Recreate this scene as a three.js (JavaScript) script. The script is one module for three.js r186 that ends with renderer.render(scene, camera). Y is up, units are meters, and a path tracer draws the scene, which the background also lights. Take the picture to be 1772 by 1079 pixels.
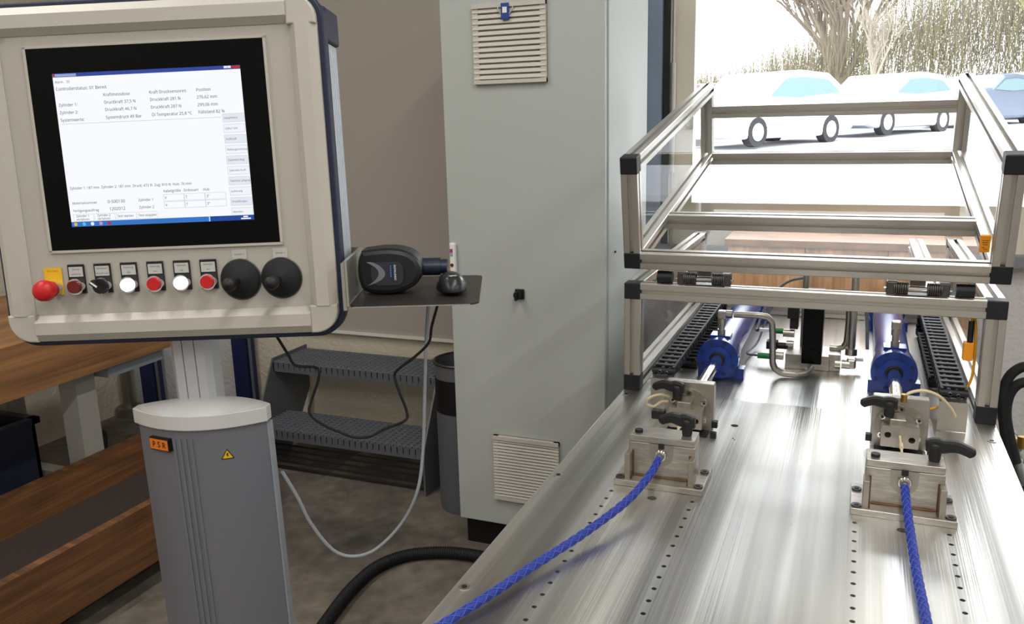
import * as THREE from 'three';
import { mergeGeometries, toCreasedNormals } from 'three/addons/utils/BufferGeometryUtils.js';
import { RoundedBoxGeometry } from 'three/addons/geometries/RoundedBoxGeometry.js';
import { RectAreaLightUniformsLib } from 'three/addons/lights/RectAreaLightUniformsLib.js';

// ------------------------------------------------------------------ camera, sky, light, exposure
const scene = new THREE.Scene();
const renderer = new THREE.WebGLRenderer();
renderer.toneMapping = THREE.LinearToneMapping;
renderer.toneMappingExposure = 1.0;
renderer.shadowMap.enabled = true;
RectAreaLightUniformsLib.init();
const V = (x, y, z) => new THREE.Vector3(x, y, z);
const rad = THREE.MathUtils.degToRad;
const TT = 0.9;                                    // height of the machine table's top above the floor
const FOCAL = 1459.4562, EYE = V(0.522, TT + 0.6753, 1.9972);
const pitch = rad(12.8595), yaw = rad(22.4169), roll = rad(-1.4614);
const FW = V(-Math.sin(yaw) * Math.cos(pitch), -Math.sin(pitch), -Math.cos(yaw) * Math.cos(pitch));
const RT0 = V(Math.cos(yaw), 0, -Math.sin(yaw)), UP0 = RT0.clone().cross(FW);
const RT = RT0.clone().multiplyScalar(Math.cos(roll)).addScaledVector(UP0, Math.sin(roll));
const UP = UP0.clone().multiplyScalar(Math.cos(roll)).addScaledVector(RT0, -Math.sin(roll));
const camera = new THREE.PerspectiveCamera(2 * THREE.MathUtils.radToDeg(Math.atan(539.5 / FOCAL)), 1772 / 1079, 0.05, 300);
camera.position.copy(EYE); camera.up.copy(UP); camera.lookAt(EYE.clone().add(FW));
// a photo pixel is a direction; the distance comes from the plane it lies on
const ray = (u, v) => FW.clone().addScaledVector(RT, (u - 886) / FOCAL).addScaledVector(UP, -(v - 539.5) / FOCAL);
const at = (u, v, depth) => EYE.clone().addScaledVector(ray(u, v), depth);
const onX = (u, v, x) => { const d = ray(u, v); return EYE.clone().addScaledVector(d, (x - EYE.x) / d.x); };
const onY = (u, v, y) => { const d = ray(u, v); return EYE.clone().addScaledVector(d, (y - EYE.y) / d.y); };
const onZ = (u, v, z) => { const d = ray(u, v); return EYE.clone().addScaledVector(d, (z - EYE.z) / d.z); };

scene.background = new THREE.Color(0.93, 0.97, 1.0);   // even overcast sky
scene.backgroundIntensity = 7.0;

// ------------------------------------------------------------------ helpers
let seed = 7; const rnd = () => { seed = (seed * 1664525 + 1013904223) >>> 0; return seed / 4294967296; };
const used = new Map();
function numbered(name) { const n = used.get(name) ?? 0; used.set(name, n + 1); return n ? name + '_' + String(n).padStart(3, '0') : name; }
function thing(name, label, category, group) { const o = new THREE.Group(); o.name = numbered(name); o.userData = { label, category }; if (group) o.userData.group = group; scene.add(o); return o; }
function prep(g) { const h = g.index ? g.toNonIndexed() : g; for (const k of Object.keys(h.attributes)) if (!['position', 'normal', 'uv'].includes(k)) h.deleteAttribute(k); return h; }
function mesh(name, geos, mat, parent) {
  const list = Array.isArray(geos) ? geos : [geos];
  const g = list.length > 1 ? mergeGeometries(list.map(prep)) : list[0];
  const m = new THREE.Mesh(g, mat); m.name = parent === scene ? numbered(name) : name; m.castShadow = m.receiveShadow = true; parent.add(m); return m;
}
function tag(o, label, category, group, kind) { o.userData = { label, category }; if (group) o.userData.group = group; if (kind) o.userData.kind = kind; return o; }
function struct(name, geos, mat, parent = scene) { const m = mesh(name, geos, mat, parent); if (parent === scene) { m.name = name; m.userData = { kind: 'structure', label: name.replace(/_/g, ' ') }; } return m; }
const B = (w, h, d, x = 0, y = 0, z = 0) => new THREE.BoxGeometry(w, h, d).translate(x, y, z);
const BB = (x0, x1, y0, y1, z0, z1) => B(x1 - x0, y1 - y0, z1 - z0, (x0 + x1) / 2, (y0 + y1) / 2, (z0 + z1) / 2);
const RB = (w, h, d, r, x = 0, y = 0, z = 0, s = 2) => new RoundedBoxGeometry(w, h, d, s, r).translate(x, y, z);
const CY = (r, h, x = 0, y = 0, z = 0, n = 24, r2 = r) => new THREE.CylinderGeometry(r2, r, h, n).translate(x, y, z);
const CZ = (r, h, x = 0, y = 0, z = 0, n = 24, r2 = r) => new THREE.CylinderGeometry(r2, r, h, n).rotateX(Math.PI / 2).translate(x, y, z);
const CX = (r, h, x = 0, y = 0, z = 0, n = 24) => new THREE.CylinderGeometry(r, r, h, n).rotateZ(Math.PI / 2).translate(x, y, z);
function rod(a, b, r, n = 12, r2 = r) {
  const d = b.clone().sub(a), L = d.length();
  const q = new THREE.Quaternion().setFromUnitVectors(V(0, 1, 0), d.normalize());
  return new THREE.CylinderGeometry(r2, r, L, n).translate(0, L / 2, 0).applyQuaternion(q).translate(a.x, a.y, a.z);
}
function tube(pts, r, seg = 60, n = 10, tension = 0.5) { return new THREE.TubeGeometry(new THREE.CatmullRomCurve3(pts, false, 'catmullrom', tension), seg, r, n); }
function ext(shape, depth, bevel = 0, segs = 12) { return new THREE.ExtrudeGeometry(shape, { depth, bevelEnabled: bevel > 0, bevelSize: bevel, bevelThickness: bevel, bevelSegments: 2, curveSegments: segs }); }
function poly(pts) { const s = new THREE.Shape(); pts.forEach(([x, y], i) => (i ? s.lineTo(x, y) : s.moveTo(x, y))); s.closePath(); return s; }
function rrect(w, h, r, x = 0, y = 0) {
  const s = new THREE.Shape(), a = x - w / 2, b = y - h / 2;
  s.moveTo(a + r, b); s.lineTo(a + w - r, b); s.absarc(a + w - r, b + r, r, -Math.PI / 2, 0); s.lineTo(a + w, b + h - r); s.absarc(a + w - r, b + h - r, r, 0, Math.PI / 2);
  s.lineTo(a + r, b + h); s.absarc(a + r, b + h - r, r, Math.PI / 2, Math.PI); s.lineTo(a, b + r); s.absarc(a + r, b + r, r, Math.PI, Math.PI * 1.5); return s;
}
function canvasTex(w, h, draw, srgb = true) {
  const c = document.createElement('canvas'); c.width = w; c.height = h; draw(c.getContext('2d'), w, h);
  const t = new THREE.CanvasTexture(c); if (srgb) t.colorSpace = THREE.SRGBColorSpace; t.wrapS = t.wrapT = THREE.RepeatWrapping; return t;
}
// value noise
function noiseGrid(n) { const a = new Float32Array(n * n); for (let i = 0; i < a.length; i++) a[i] = rnd(); return (x, y) => { const xi = Math.floor(x), yi = Math.floor(y), fx = x - xi, fy = y - yi, s = (t) => t * t * (3 - 2 * t); const g = (i, j) => a[(((j % n) + n) % n) * n + (((i % n) + n) % n)]; const u = s(fx), v = s(fy); return (g(xi, yi) * (1 - u) + g(xi + 1, yi) * u) * (1 - v) + (g(xi, yi + 1) * (1 - u) + g(xi + 1, yi + 1) * u) * v; }; }
const N1 = noiseGrid(64);
const fbm = (x, y, o = 4) => { let s = 0, a = 0.5; for (let i = 0; i < o; i++) { s += a * N1(x, y); x *= 2.03; y *= 2.03; a *= 0.5; } return s / (1 - Math.pow(0.5, o)); };
function dataTex(w, h, fn, srgb = true) {
  const d = new Uint8Array(w * h * 4);
  for (let j = 0; j < h; j++) for (let i = 0; i < w; i++) { const c = fn(i / w, j / h), k = (j * w + i) * 4; for (let q = 0; q < 3; q++) d[k + q] = Math.max(0, Math.min(255, c[q])); d[k + 3] = 255; }
  const t = new THREE.DataTexture(d, w, h); t.wrapS = t.wrapT = THREE.RepeatWrapping; t.magFilter = THREE.LinearFilter; t.minFilter = THREE.LinearMipmapLinearFilter; t.generateMipmaps = true; if (srgb) t.colorSpace = THREE.SRGBColorSpace; t.needsUpdate = true; return t;
}
// planar uv in metres by dominant axis
function uvM(g, sx = 1, sy = sx, swap = false, off = 0) {
  g = g.index ? g.toNonIndexed() : g; const p = g.attributes.position, nn = g.attributes.normal, uv = new Float32Array(p.count * 2);
  for (let i = 0; i < p.count; i++) {
    const ax = Math.abs(nn.getX(i)), ay = Math.abs(nn.getY(i)), az = Math.abs(nn.getZ(i)); let a, b;
    if (ay >= ax && ay >= az) { a = p.getX(i); b = p.getZ(i); } else if (ax >= az) { a = p.getZ(i); b = p.getY(i); } else { a = p.getX(i); b = p.getY(i); }
    if (swap) [a, b] = [b, a]; uv[i * 2] = a * sx + off; uv[i * 2 + 1] = b * sy;
  }
  g.setAttribute('uv', new THREE.BufferAttribute(uv, 2)); return g;
}
const std = (color, roughness = 0.6, metalness = 0, extra = {}) => new THREE.MeshStandardMaterial({ color, roughness, metalness, ...extra });

// ------------------------------------------------------------------ materials
const floorTex = dataTex(512, 512, (x, y) => { const a = fbm(x * 8, y * 8, 5), b = fbm(x * 40 + 9, y * 40, 3), s = fbm(x * 3 + 5, y * 3 + 2, 3); const v = 104 + (a - 0.5) * 60 + (b - 0.5) * 36 - (s > 0.55 ? (s - 0.55) * 160 : 0); return [v * 1.03, v * 0.96, v * 0.87]; });
const plasterBump = dataTex(256, 256, (x, y) => { const v = 128 + (fbm(x * 32, y * 32, 3) - 0.5) * 220; return [v, v, v]; }, false);
const woodTex = (r, g, b, rings, contrast) => dataTex(512, 512, (x, y) => { const w = fbm(x * 3, y * 30, 3), f = fbm(x * 10, y * 160, 2), q = Math.sin((y * rings + fbm(x * 4, y * 5, 3) * 3.2) * 6.28); const k = 1 + contrast * ((w - 0.5) * 0.9 + (f - 0.5) * 0.7 + q * 0.16); return [r * k, g * k, b * k]; });
const M = {
  floor: std(0xffffff, 0.8, 0, { map: floorTex }),
  plaster: std(0xd6cdb9, 0.9, 0, { bumpMap: plasterBump, bumpScale: 0.004 }),
  wallWhite: std(0xd2d3d2, 0.9, 0, { bumpMap: plasterBump, bumpScale: 0.004 }),
  wallPanel: std(0xaaa39c, 0.75),
  ceiling: std(0xd8d6d0, 0.9),
  trimWhite: std(0xe4e2da, 0.5),
  bench: std(0xffffff, 0.55, 0, { map: woodTex(150, 108, 70, 7, 0.4) }),
  crate: std(0xffffff, 0.7, 0, { map: woodTex(124, 84, 52, 9, 0.5) }),
  laminate: std(0xffffff, 0.35, 0, { map: woodTex(216, 170, 130, 5, 0.3) }),
  felt: std(0x3d322c, 1.0),
  navy: std(0x1c2350, 0.45, 0.1),
  greyPaint: std(0xb8b6ae, 0.5),
  cabinet: std(0xb1b6b2, 0.45),
  ventPlastic: std(0xc4c0b6, 0.5),
  black: std(0x0b0b0d, 0.5), blackGloss: new THREE.MeshPhysicalMaterial({ color: 0x040405, roughness: 0.3, specularIntensity: 0.25 }), rubber: std(0x101114, 0.75),
  capBlack: std(0x0a0b14, 0.55),
  alu: std(0xbcb8b0, 0.36, 0.85),
  steel: std(0xb8b4ac, 0.32, 0.95), steelDark: std(0x5a5754, 0.4, 0.9), chrome: std(0xe6e6e8, 0.08, 1), rawSteel: std(0x9c968c, 0.42, 0.9), tubeSteel: std(0xa9a69e, 0.35, 0.9), brass: std(0xb08a45, 0.35, 0.9), weld: std(0x6a4a30, 0.55, 0.7),
  galv: std(0x74777e, 0.55, 0.5), grating: std(0x868a92, 0.5, 0.4),
  cylBlue: std(0x1b3a8c, 0.2, 0.1),
  acrylic: new THREE.MeshPhysicalMaterial({ color: 0xffffff, roughness: 0.02, transmission: 1, thickness: 0, ior: 1.07 }),
  glass: new THREE.MeshPhysicalMaterial({ color: 0xffffff, roughness: 0.02, transmission: 1, thickness: 0, ior: 1.25 }),
  panelFrame: std(0xb9b4aa, 0.42, 0.05), panelPlate: std(0xb0aba2, 0.5), gasket: std(0x161c38, 0.5), sideAlu: std(0xc6ccd6, 0.35, 0.6),
  columnBody: std(0x76777f, 0.45, 0.25), columnCap: std(0xc9c8c6, 0.35), pole: std(0xbfc0c2, 0.4, 0.2),
  red: std(0xc4161c, 0.4), redDark: std(0x6d1510, 0.3), yellow: std(0xe7b416, 0.5), orange: std(0xe8920f, 0.5),
  whiteLit: std(0xffffff, 0.4, 0, { emissive: 0xffffff, emissiveIntensity: 1.2 }), white: std(0xe9e8e4, 0.45), labelSilver: std(0xb9b8b4, 0.4, 0.3),
  greyPlastic: std(0x5c6068, 0.6), green: std(0x0e7a3c, 0.5), cream: std(0xd0c19a, 0.6), yellowCable: std(0xe2a21a, 0.5),
  carWhite: std(0xe8eaee, 0.25), carSilver: std(0xb4bac4, 0.25, 0.4), carDark: std(0x5b6578, 0.25, 0.3), carRed: std(0xb02030, 0.3), carGlass: std(0x587274, 0.45, 0), tyre: std(0x1a1a1c, 0.8),
  asphalt: std(0xa9a9ac, 0.9), grass: std(0x74754c, 1), bark: std(0x74685c, 0.9), barkPale: std(0x938a7c, 0.9), twig: std(0x776d62, 0.95), twigGreen: std(0x737050, 0.95),
};
const aluPlateBump = dataTex(1024, 256, (x, y) => { const n = fbm(x * 12, y * 1.5, 3), s = fbm(x * 90, y * 3, 2), f = N1(x * 700, y * 9); const v = 128 + (n - 0.5) * 190 + (s - 0.5) * 34 + (f - 0.5) * 14; return [v, v, v]; }, false);
const band = (x, y) => fbm(x * 9 + 3, y * 0.9, 3), aluPlateCol = dataTex(1024, 512, (x, y) => { const n = band(x + 0.03 * fbm(y * 5, x * 3, 2), y), s = fbm(x * 70, y * 5, 2), c = fbm(x * 6, y * 6 + 4, 3), q = fbm(x * 30 + 7, y * 2.5, 2); const v = 208 + (n - 0.5) * 150 + (s - 0.5) * 36 + (q - 0.5) * 50; return [v, v * (0.985 - (c - 0.5) * 0.06), v * (0.955 - (c - 0.5) * 0.12)]; });
const aluPlateRough = dataTex(512, 256, (x, y) => { const n = fbm(x * 11 + 20, y * 1.2, 3), v = 190 + (n - 0.5) * 230; return [v, v, v]; }, false);
M.plate = std(0xe0e0e0, 0.5, 0.95, { map: aluPlateCol, roughnessMap: aluPlateRough, bumpMap: aluPlateBump, bumpScale: 0.003 });
const rawTex = dataTex(256, 256, (x, y) => { const v = 168 + (fbm(x * 6, y * 60, 3) - 0.5) * 50 + (fbm(x * 5, y * 5, 3) - 0.5) * 40; return [v, v * 0.97, v * 0.92]; });
M.machined = std(0xffffff, 0.36, 0.85, { map: rawTex });

// ------------------------------------------------------------------ room shell
const XL = -3.29, XR = 4.2, ZB = -1.44, ZF = 5.2, YC = 3.4;
const WX0 = -0.29, WX1 = 2.7, WY0 = TT + 0.16, WY1 = 2.3;     // window opening
struct('floor', uvM(BB(XL - 0.2, XR + 0.2, -0.2, 0, ZB - 0.3, ZF + 0.2), 0.6), M.floor);
struct('ceiling', BB(XL - 0.2, XR + 0.2, YC, YC + 0.2, ZB - 0.3, ZF + 0.2), M.ceiling);
struct('wall_left', uvM(BB(XL - 0.2, XL, 0, YC, ZB - 0.3, ZF + 0.2), 2), M.plaster);
struct('wall_right', uvM(BB(XR, XR + 0.2, 0, YC, ZB - 0.3, ZF + 0.2), 2), M.wallWhite);
struct('wall_front', uvM(BB(XL, XR, 0, YC, ZF, ZF + 0.2), 2), M.wallWhite);
const wallBack = struct('wall_back', [uvM(BB(XL, WX0, 0, YC, ZB - 0.25, ZB), 2), uvM(BB(WX1, XR, 0, YC, ZB - 0.25, ZB), 2), uvM(BB(WX0, WX1, 0, WY0, ZB - 0.25, ZB), 2), uvM(BB(WX0, WX1, WY1, YC, ZB - 0.25, ZB), 2)], M.wallWhite);
// grey door leaf above the steps, on its pale threshold
{ const y0 = TT - 0.315; const p = struct('door_1', BB(-2.35, -0.95, y0, 3.0, ZB, ZB + 0.035), M.wallPanel); mesh('threshold_edge', BB(-2.35, -0.95, y0 - 0.012, y0, ZB, ZB + 0.05), M.trimWhite, p);
  struct('trim_1', uvM(BB(-2.35, -0.95, 0.0, y0 - 0.012, ZB, ZB + 0.012), 2), M.plaster); }
// window: beige frame with steel strip and rod on the jamb, pane, sill
{
  const w = thing('window_1', 'wide window with beige frame above grey sill', 'window'); w.userData = { kind: 'structure', label: 'wide window with beige frame' };
  mesh('jamb_strip', BB(-0.29, -0.222, WY0, WY1, ZB - 0.02, ZB + 0.03), std(0x8494a8, 0.4, 0.1), w);
  mesh('gasket', BB(-0.222, -0.195, WY0, WY1, ZB - 0.05, ZB + 0.01), M.black, w);
  mesh('window_frame', [BB(-0.195, -0.1, WY0, WY1, ZB - 0.06, ZB + 0.0), BB(-0.1, WX1, WY0, WY0 + 0.17, ZB - 0.06, ZB), BB(-0.1, WX1, WY1 - 0.09, WY1, ZB - 0.06, ZB), BB(WX1 - 0.09, WX1, WY0, WY1, ZB - 0.06, ZB), BB(1.55, 1.64, WY0 + 0.17, WY1 - 0.09, ZB - 0.06, ZB)], std(0xd9d2c2, 0.5), w);
  const hr = mesh('lock_rod', rod(V(-0.178, WY0, ZB + 0.02), V(-0.178, WY1, ZB + 0.02), 0.006), M.alu, w); mesh('rod_sleeve', [rod(V(-0.178, TT + 0.45, ZB + 0.02), V(-0.178, TT + 0.86, ZB + 0.02), 0.011), rod(V(-0.178, TT + 0.86, ZB + 0.02), V(-0.178, TT + 0.875, ZB + 0.02), 0.012)], M.alu, hr);
  for (const [a, b] of [[-0.1, 1.55], [1.64, WX1 - 0.09]]) mesh('pane', BB(a, b, WY0 + 0.17, WY1 - 0.09, ZB - 0.034, ZB - 0.03), M.glass, w);
  const s = struct('trim_2', BB(WX0, WX1, WY0 - 0.04, WY0, ZB - 0.06, ZB + 0.06), std(0x7d7f82, 0.5)); s.userData.label = 'grey window sill';
}
// ceiling lamps: long fluorescent battens
function lamp(x, z, len, power) {
  const t = thing('ceiling_lamp', 'long white fluorescent batten under the ceiling', 'lamp', 'ceiling battens');
  t.position.set(x, YC, z);
  mesh('housing', B(0.16, 0.06, len, 0, -0.03, 0), M.white, t);
  mesh('diffuser', B(0.13, 0.03, len - 0.05, 0, -0.075, 0), std(0xffffff, 0.5, 0, { emissive: 0xfff8ee, emissiveIntensity: 3 }), t);
  const l = new THREE.RectAreaLight(0xfffcf8, power, 0.13, len - 0.05); l.position.set(0, -0.095, 0); l.rotation.x = -Math.PI / 2; l.castShadow = true; t.add(l);
}
for (const x of [-1.7, 0.6, 2.8]) for (const z of [1.2, 3.6]) lamp(x, z, 1.9, 38);

// ------------------------------------------------------------------ outside
const GA = 0.356, GB = 0.024, gy = (z) => GA - GB * z;      // the car park rises gently away from the wall
const onG = (u, v) => { const d = ray(u, v); return EYE.clone().addScaledVector(d, (GA - GB * EYE.z - EYE.y) / (d.y + GB * d.z)); };
struct('ground_outside', BB(-60, 80, -0.3, 0, -150, -1.75).rotateX(Math.atan(GB)).translate(0, GA, 0), M.asphalt).userData.label = 'pale car park outside';
{ const g = mesh('grass_verge', [BB(-40, 80, 0.0, 0.1, -70, -38).rotateX(Math.atan(GB)).translate(0, GA, 0)], M.grass, scene); tag(g, 'rough grass verge behind the car park', 'grass', null, 'stuff'); }
function car(pos, turn, mat, label, suv = 0, group = 'parked cars') {
  const t = thing('car', label, 'car', group);
  const h = 1.42 + suv * 0.3, L = 4.4, W = 1.8;
  const prof = poly([[-2.2, 0.35], [-2.22, 0.75], [-2.05, 0.95 + suv * 0.1], [-1.15, 1.02 + suv * 0.12], [-0.5, h - 0.04], [0.2, h], [1.2, h - 0.06], [1.85, 1.05 + suv * 0.25], [2.18, 0.98 + suv * 0.1], [2.2, 0.4], [1.9, 0.28], [-1.9, 0.28]]);
  mesh('body', ext(prof, W - 0.2, 0.1).translate(0, 0, -(W - 0.2) / 2), mat, t);
  const win = poly([[-1.02, 1.04 + suv * 0.12], [-0.46, h - 0.1], [0.2, h - 0.06], [1.1, h - 0.12], [1.6, 1.06 + suv * 0.22], [0, 1.0 + suv * 0.12]]);
  mesh('side_window', ext(win, W + 0.06).translate(0, 0, -(W + 0.06) / 2), M.carGlass, t);
  mesh('windscreen', B(0.03, 0.5, W - 0.35).rotateZ(-0.95).translate(-0.86, (h + 1.02) / 2 + 0.01, 0), M.carGlass, t);
  mesh('rear_window', B(0.03, 0.46, W - 0.4).rotateZ(0.9).translate(1.6, (h + 1.08) / 2 - 0.0, 0), M.carGlass, t);
  for (const x of [-1.4, 1.35]) for (const s of [-1, 1]) { const w = mesh('wheel', CZ(0.33, 0.22, x, 0.33, s * (W / 2 - 0.1), 20), M.tyre, t); mesh('rim', CZ(0.2, 0.235, x, 0.33, s * (W / 2 - 0.1), 12), M.carSilver, w); }
  for (const s of [-1, 1]) { mesh('tail_light', B(0.08, 0.16, 0.3, 2.2, 0.9 + suv * 0.1, s * 0.68), M.red, t); mesh('headlight', B(0.1, 0.14, 0.34, -2.2, 0.78, s * 0.66), M.white, t); }
  t.position.copy(pos); t.rotation.y = turn; return t;
}
car(onG(1322, 250), rad(58), M.carWhite, 'white parked estate car nearest the window', 0.6);
{ const c0 = onG(1322, 250), back = (k) => { const p = c0.clone().add(V(0.53, 0, -0.85).multiplyScalar(k)); p.y = gy(p.z); return p; };
  car(back(5.2), rad(58), M.carSilver, 'silver parked car behind the white estate car', 0.3);
  car(back(10.4), rad(58), M.carDark, 'dark blue-grey car parked beyond the silver one', 0); }
car(onG(1190, 238), rad(58), M.carRed, 'red parked car at the end of the row', 0);
car(onG(1768, 205), rad(200), M.carSilver, 'silver car with red tail lights parked before the thicket', 0.2);

function branchTree(name, label, pos, height, spread, mat, levels, sd, lean = 0, trunk = 0.36, first = 6) {
  seed = sd; const geos = [];
  (function grow(p, dir, len, r, lv) {
    const q = p.clone().addScaledVector(dir, len); geos.push(rod(p, q, r, lv > 2 ? 4 : 6, r * 0.65));
    if (lv >= levels) return; const n = lv === 0 ? first : 4;
    for (let i = 0; i < n; i++) { const d = dir.clone().add(V((rnd() - 0.5) * spread, 0.12 + (rnd() - 0.3) * 0.5, (rnd() - 0.5) * spread)).normalize(); grow(p.clone().lerp(q, 0.45 + rnd() * 0.55), d, (lv === 0 ? height * 0.3 : len) * (0.5 + rnd() * 0.3), r * 0.5, lv + 1); }
  })(pos.clone(), V(lean, 1, 0).normalize(), height * trunk, height * 0.02, 0);
  return tag(mesh(name, geos, mat, scene), label, 'tree', null);
}
branchTree('bare_tree', 'large bare tree with fanning branches behind the car park', onG(1452, 199).add(V(0, 0.15, 0)), 17, 1.3, M.bark, 5, 11, -0.05, 0.12, 9);
branchTree('bare_tree', 'slim pale young tree standing before the thicket', onG(1508, 203).add(V(0, 0.15, 0)), 6.6, 1.1, M.barkPale, 4, 23);
branchTree('bare_tree', 'bare tree rising out of the thicket behind parked silver car', onG(1790, 198).add(V(0, 0.15, 0)), 13, 1.4, M.twigGreen, 5, 37);
{ // thicket of bare shrubs: nobody could count the stems
  seed = 99; const geo = rod(V(0, 0, 0), V(0, 1, 0), 0.007, 4, 0.0025), N = 9500;
  for (const [mat, k0] of [[M.twig, 0], [M.twigGreen, 1]]) {
    const im = new THREE.InstancedMesh(geo, mat, N); const m = new THREE.Matrix4(), q = new THREE.Quaternion();
    for (let i = 0; i < N; i++) {
      const u = rnd(), x = -14 + u * 52, z = -40 - rnd() * 12, hMax = 2.5 + 12 * Math.min(1, Math.max(0, (x + 6) / 24)) , base = rnd() * hMax * 0.55, len = (0.3 + 0.45 * rnd()) * hMax;
      q.setFromEuler(new THREE.Euler((rnd() - 0.5) * 0.9, rnd() * 6, (rnd() - 0.5) * 0.9)); m.compose(V(x, gy(z) + 0.1 + base, z), q, V(1.5, len, 1.5)); im.setMatrixAt(i, m);
    }
    im.name = k0 ? 'olive_thicket' : 'thicket'; scene.add(im); tag(im, k0 ? 'olive twigs of the bare thicket behind the car park' : 'grey-brown twigs of the bare thicket behind the car park', 'shrubs', null, 'stuff');
  }
}

// ------------------------------------------------------------------ switch cabinet
{
  const CXL = -0.803, CXR = -0.228, CZF = -0.648, CZB = -1.2, y0 = 0.103, y1 = 2.1;
  const t = thing('switch_cabinet', 'tall light grey electrical cabinet with two louvred vents', 'cabinet');
  mesh('plinth', BB(CXL + 0.015, CXR - 0.015, 0, y0, CZB + 0.02, CZF - 0.03), M.black, t);
  mesh('body', BB(CXL + 0.003, CXR - 0.002, y0, y1, CZB, CZF - 0.03), M.cabinet, t);
  mesh('door', RB(CXR - CXL - 0.006, y1 - y0 - 0.01, 0.02, 0.004, (CXL + CXR) / 2 - 0.003, (y0 + y1) / 2, CZF - 0.01), M.cabinet, t);
  // upper filter vent
  const vent = (x0, x1, yb, yt, slats, logo) => {
    const v = mesh('vent', [BB(x0, x1, yb, yb + 0.012, CZF, CZF + 0.016), BB(x0, x1, yt - 0.014, yt, CZF, CZF + 0.018), BB(x0, x0 + 0.02, yb, yt, CZF, CZF + 0.013), BB(x1 - 0.02, x1, yb, yt, CZF, CZF + 0.013), BB(x0, x1, yb, yt, CZF, CZF + 0.003)], M.ventPlastic, t);
    const pitchY = (yt - yb - 0.026) / slats;
    for (let i = 0; i < slats; i++) { const y = yb + 0.012 + pitchY * (i + 0.5); mesh('slat', B(x1 - x0 - 0.002, pitchY * 0.74, 0.004).rotateX(-0.42).translate((x0 + x1) / 2, y, CZF + 0.0115), M.ventPlastic, v); }
    if (logo) { mesh('logo_clip', B(0.026, 0.05, 0.008, (x0 + x1) / 2 - 0.008, yt - 0.028, CZF + 0.019), std(0x1f3c8c, 0.4), v);
      mesh('logo_mark', B(0.015, 0.018, 0.001, (x0 + x1) / 2 - 0.008, yt - 0.024, CZF + 0.0235), M.white, v);
      mesh('clip_arc', new THREE.TorusGeometry(0.026, 0.002, 6, 20, Math.PI).rotateZ(Math.PI).translate((x0 + x1) / 2 - 0.008, yt - 0.012, CZF + 0.018), M.ventPlastic, v); }
  };
  vent(-0.678, -0.424, TT + 0.79, TT + 1.04, 13, true);
  vent(-0.652, -0.4, TT - 0.686, TT - 0.438, 19, false);
  const k = mesh('rotary_switch', RB(0.034, 0.036, 0.008, 0.003, -0.537, TT + 0.088, CZF + 0.004), M.black, t); mesh('switch_knob', [CZ(0.014, 0.02, -0.539, TT + 0.087, CZF + 0.016), B(0.008, 0.03, 0.014, -0.541, TT + 0.085, CZF + 0.028).rotateZ(0)], M.black, k);
  const hd = mesh('handle', RB(0.022, 0.125, 0.02, 0.006, -0.783, TT + 0.197, CZF + 0.01), M.white, t);
  mesh('handle_badge', B(0.011, 0.014, 0.001, -0.785, TT + 0.232, CZF + 0.0205), std(0xa03a78, 0.5), hd); mesh('handle_stripes', [B(0.011, 0.003, 0.001, -0.785, TT + 0.221, CZF + 0.0205), B(0.011, 0.003, 0.001, -0.785, TT + 0.215, CZF + 0.0205)], std(0x2d8f9c, 0.5), hd);
  mesh('lock', CZ(0.006, 0.004, -0.784, TT + 0.182, CZF + 0.021), M.redDark, hd);
  mesh('side_screw', CX(0.004, 0.004, CXR + 0.001, TT + 0.23, -0.75), M.black, t);
}

// ------------------------------------------------------------------ steps
{
  const t = thing('metal_steps', 'two-tread galvanised steel steps with grating treads by the wall', 'steps');
  const x0 = -2.0, x1 = -1.13;
  const tread = (y, zf, zb) => {
    const fr = mesh('tread_frame', [BB(x0, x1, y - 0.045, y, zf - 0.005, zf), BB(x0, x1, y - 0.04, y, zb, zb + 0.005), BB(x0, x0 + 0.005, y - 0.045, y, zb, zf), BB(x1 - 0.005, x1, y - 0.045, y, zb, zf)], M.galv, t);
    const g = []; for (let x = x0 + 0.03; x < x1; x += 0.03) g.push(BB(x - 0.002, x + 0.002, y - 0.028, y + 0.001, zb, zf)); for (let z = zb + 0.02; z < zf; z += 0.026) g.push(BB(x0, x1, y - 0.02, y + 0.003, z - 0.002, z + 0.002));
    for (let x = x0 + 0.03; x < x1; x += 0.03) for (let z = zb + 0.02; z < zf; z += 0.026) g.push(B(0.01, 0.008, 0.005, x, y + 0.003, z));
    const m = mesh('grating', g, M.grating, t); m.userData.kind = 'stuff';
  };
  tread(0.215, -0.962, -1.215); tread(0.483, -1.128, -1.39);
  for (const x of [x0 - 0.008, x1]) mesh('stringer', ext(poly([[0.965, 0], [0.965, 0.2], [1.13, 0.5], [1.4, 0.5], [1.4, 0.28], [1.2, 0]]), 0.008).rotateY(Math.PI / 2).translate(x, 0, 0), M.galv, t);
  mesh('riser_bars', Array.from({ length: 6 }, (_, i) => BB(x0, x1, 0.01 + i * 0.022, 0.016 + i * 0.022, -1.02 - i * 0.012, -1.01 - i * 0.012)), M.steelDark, t);
}
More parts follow.
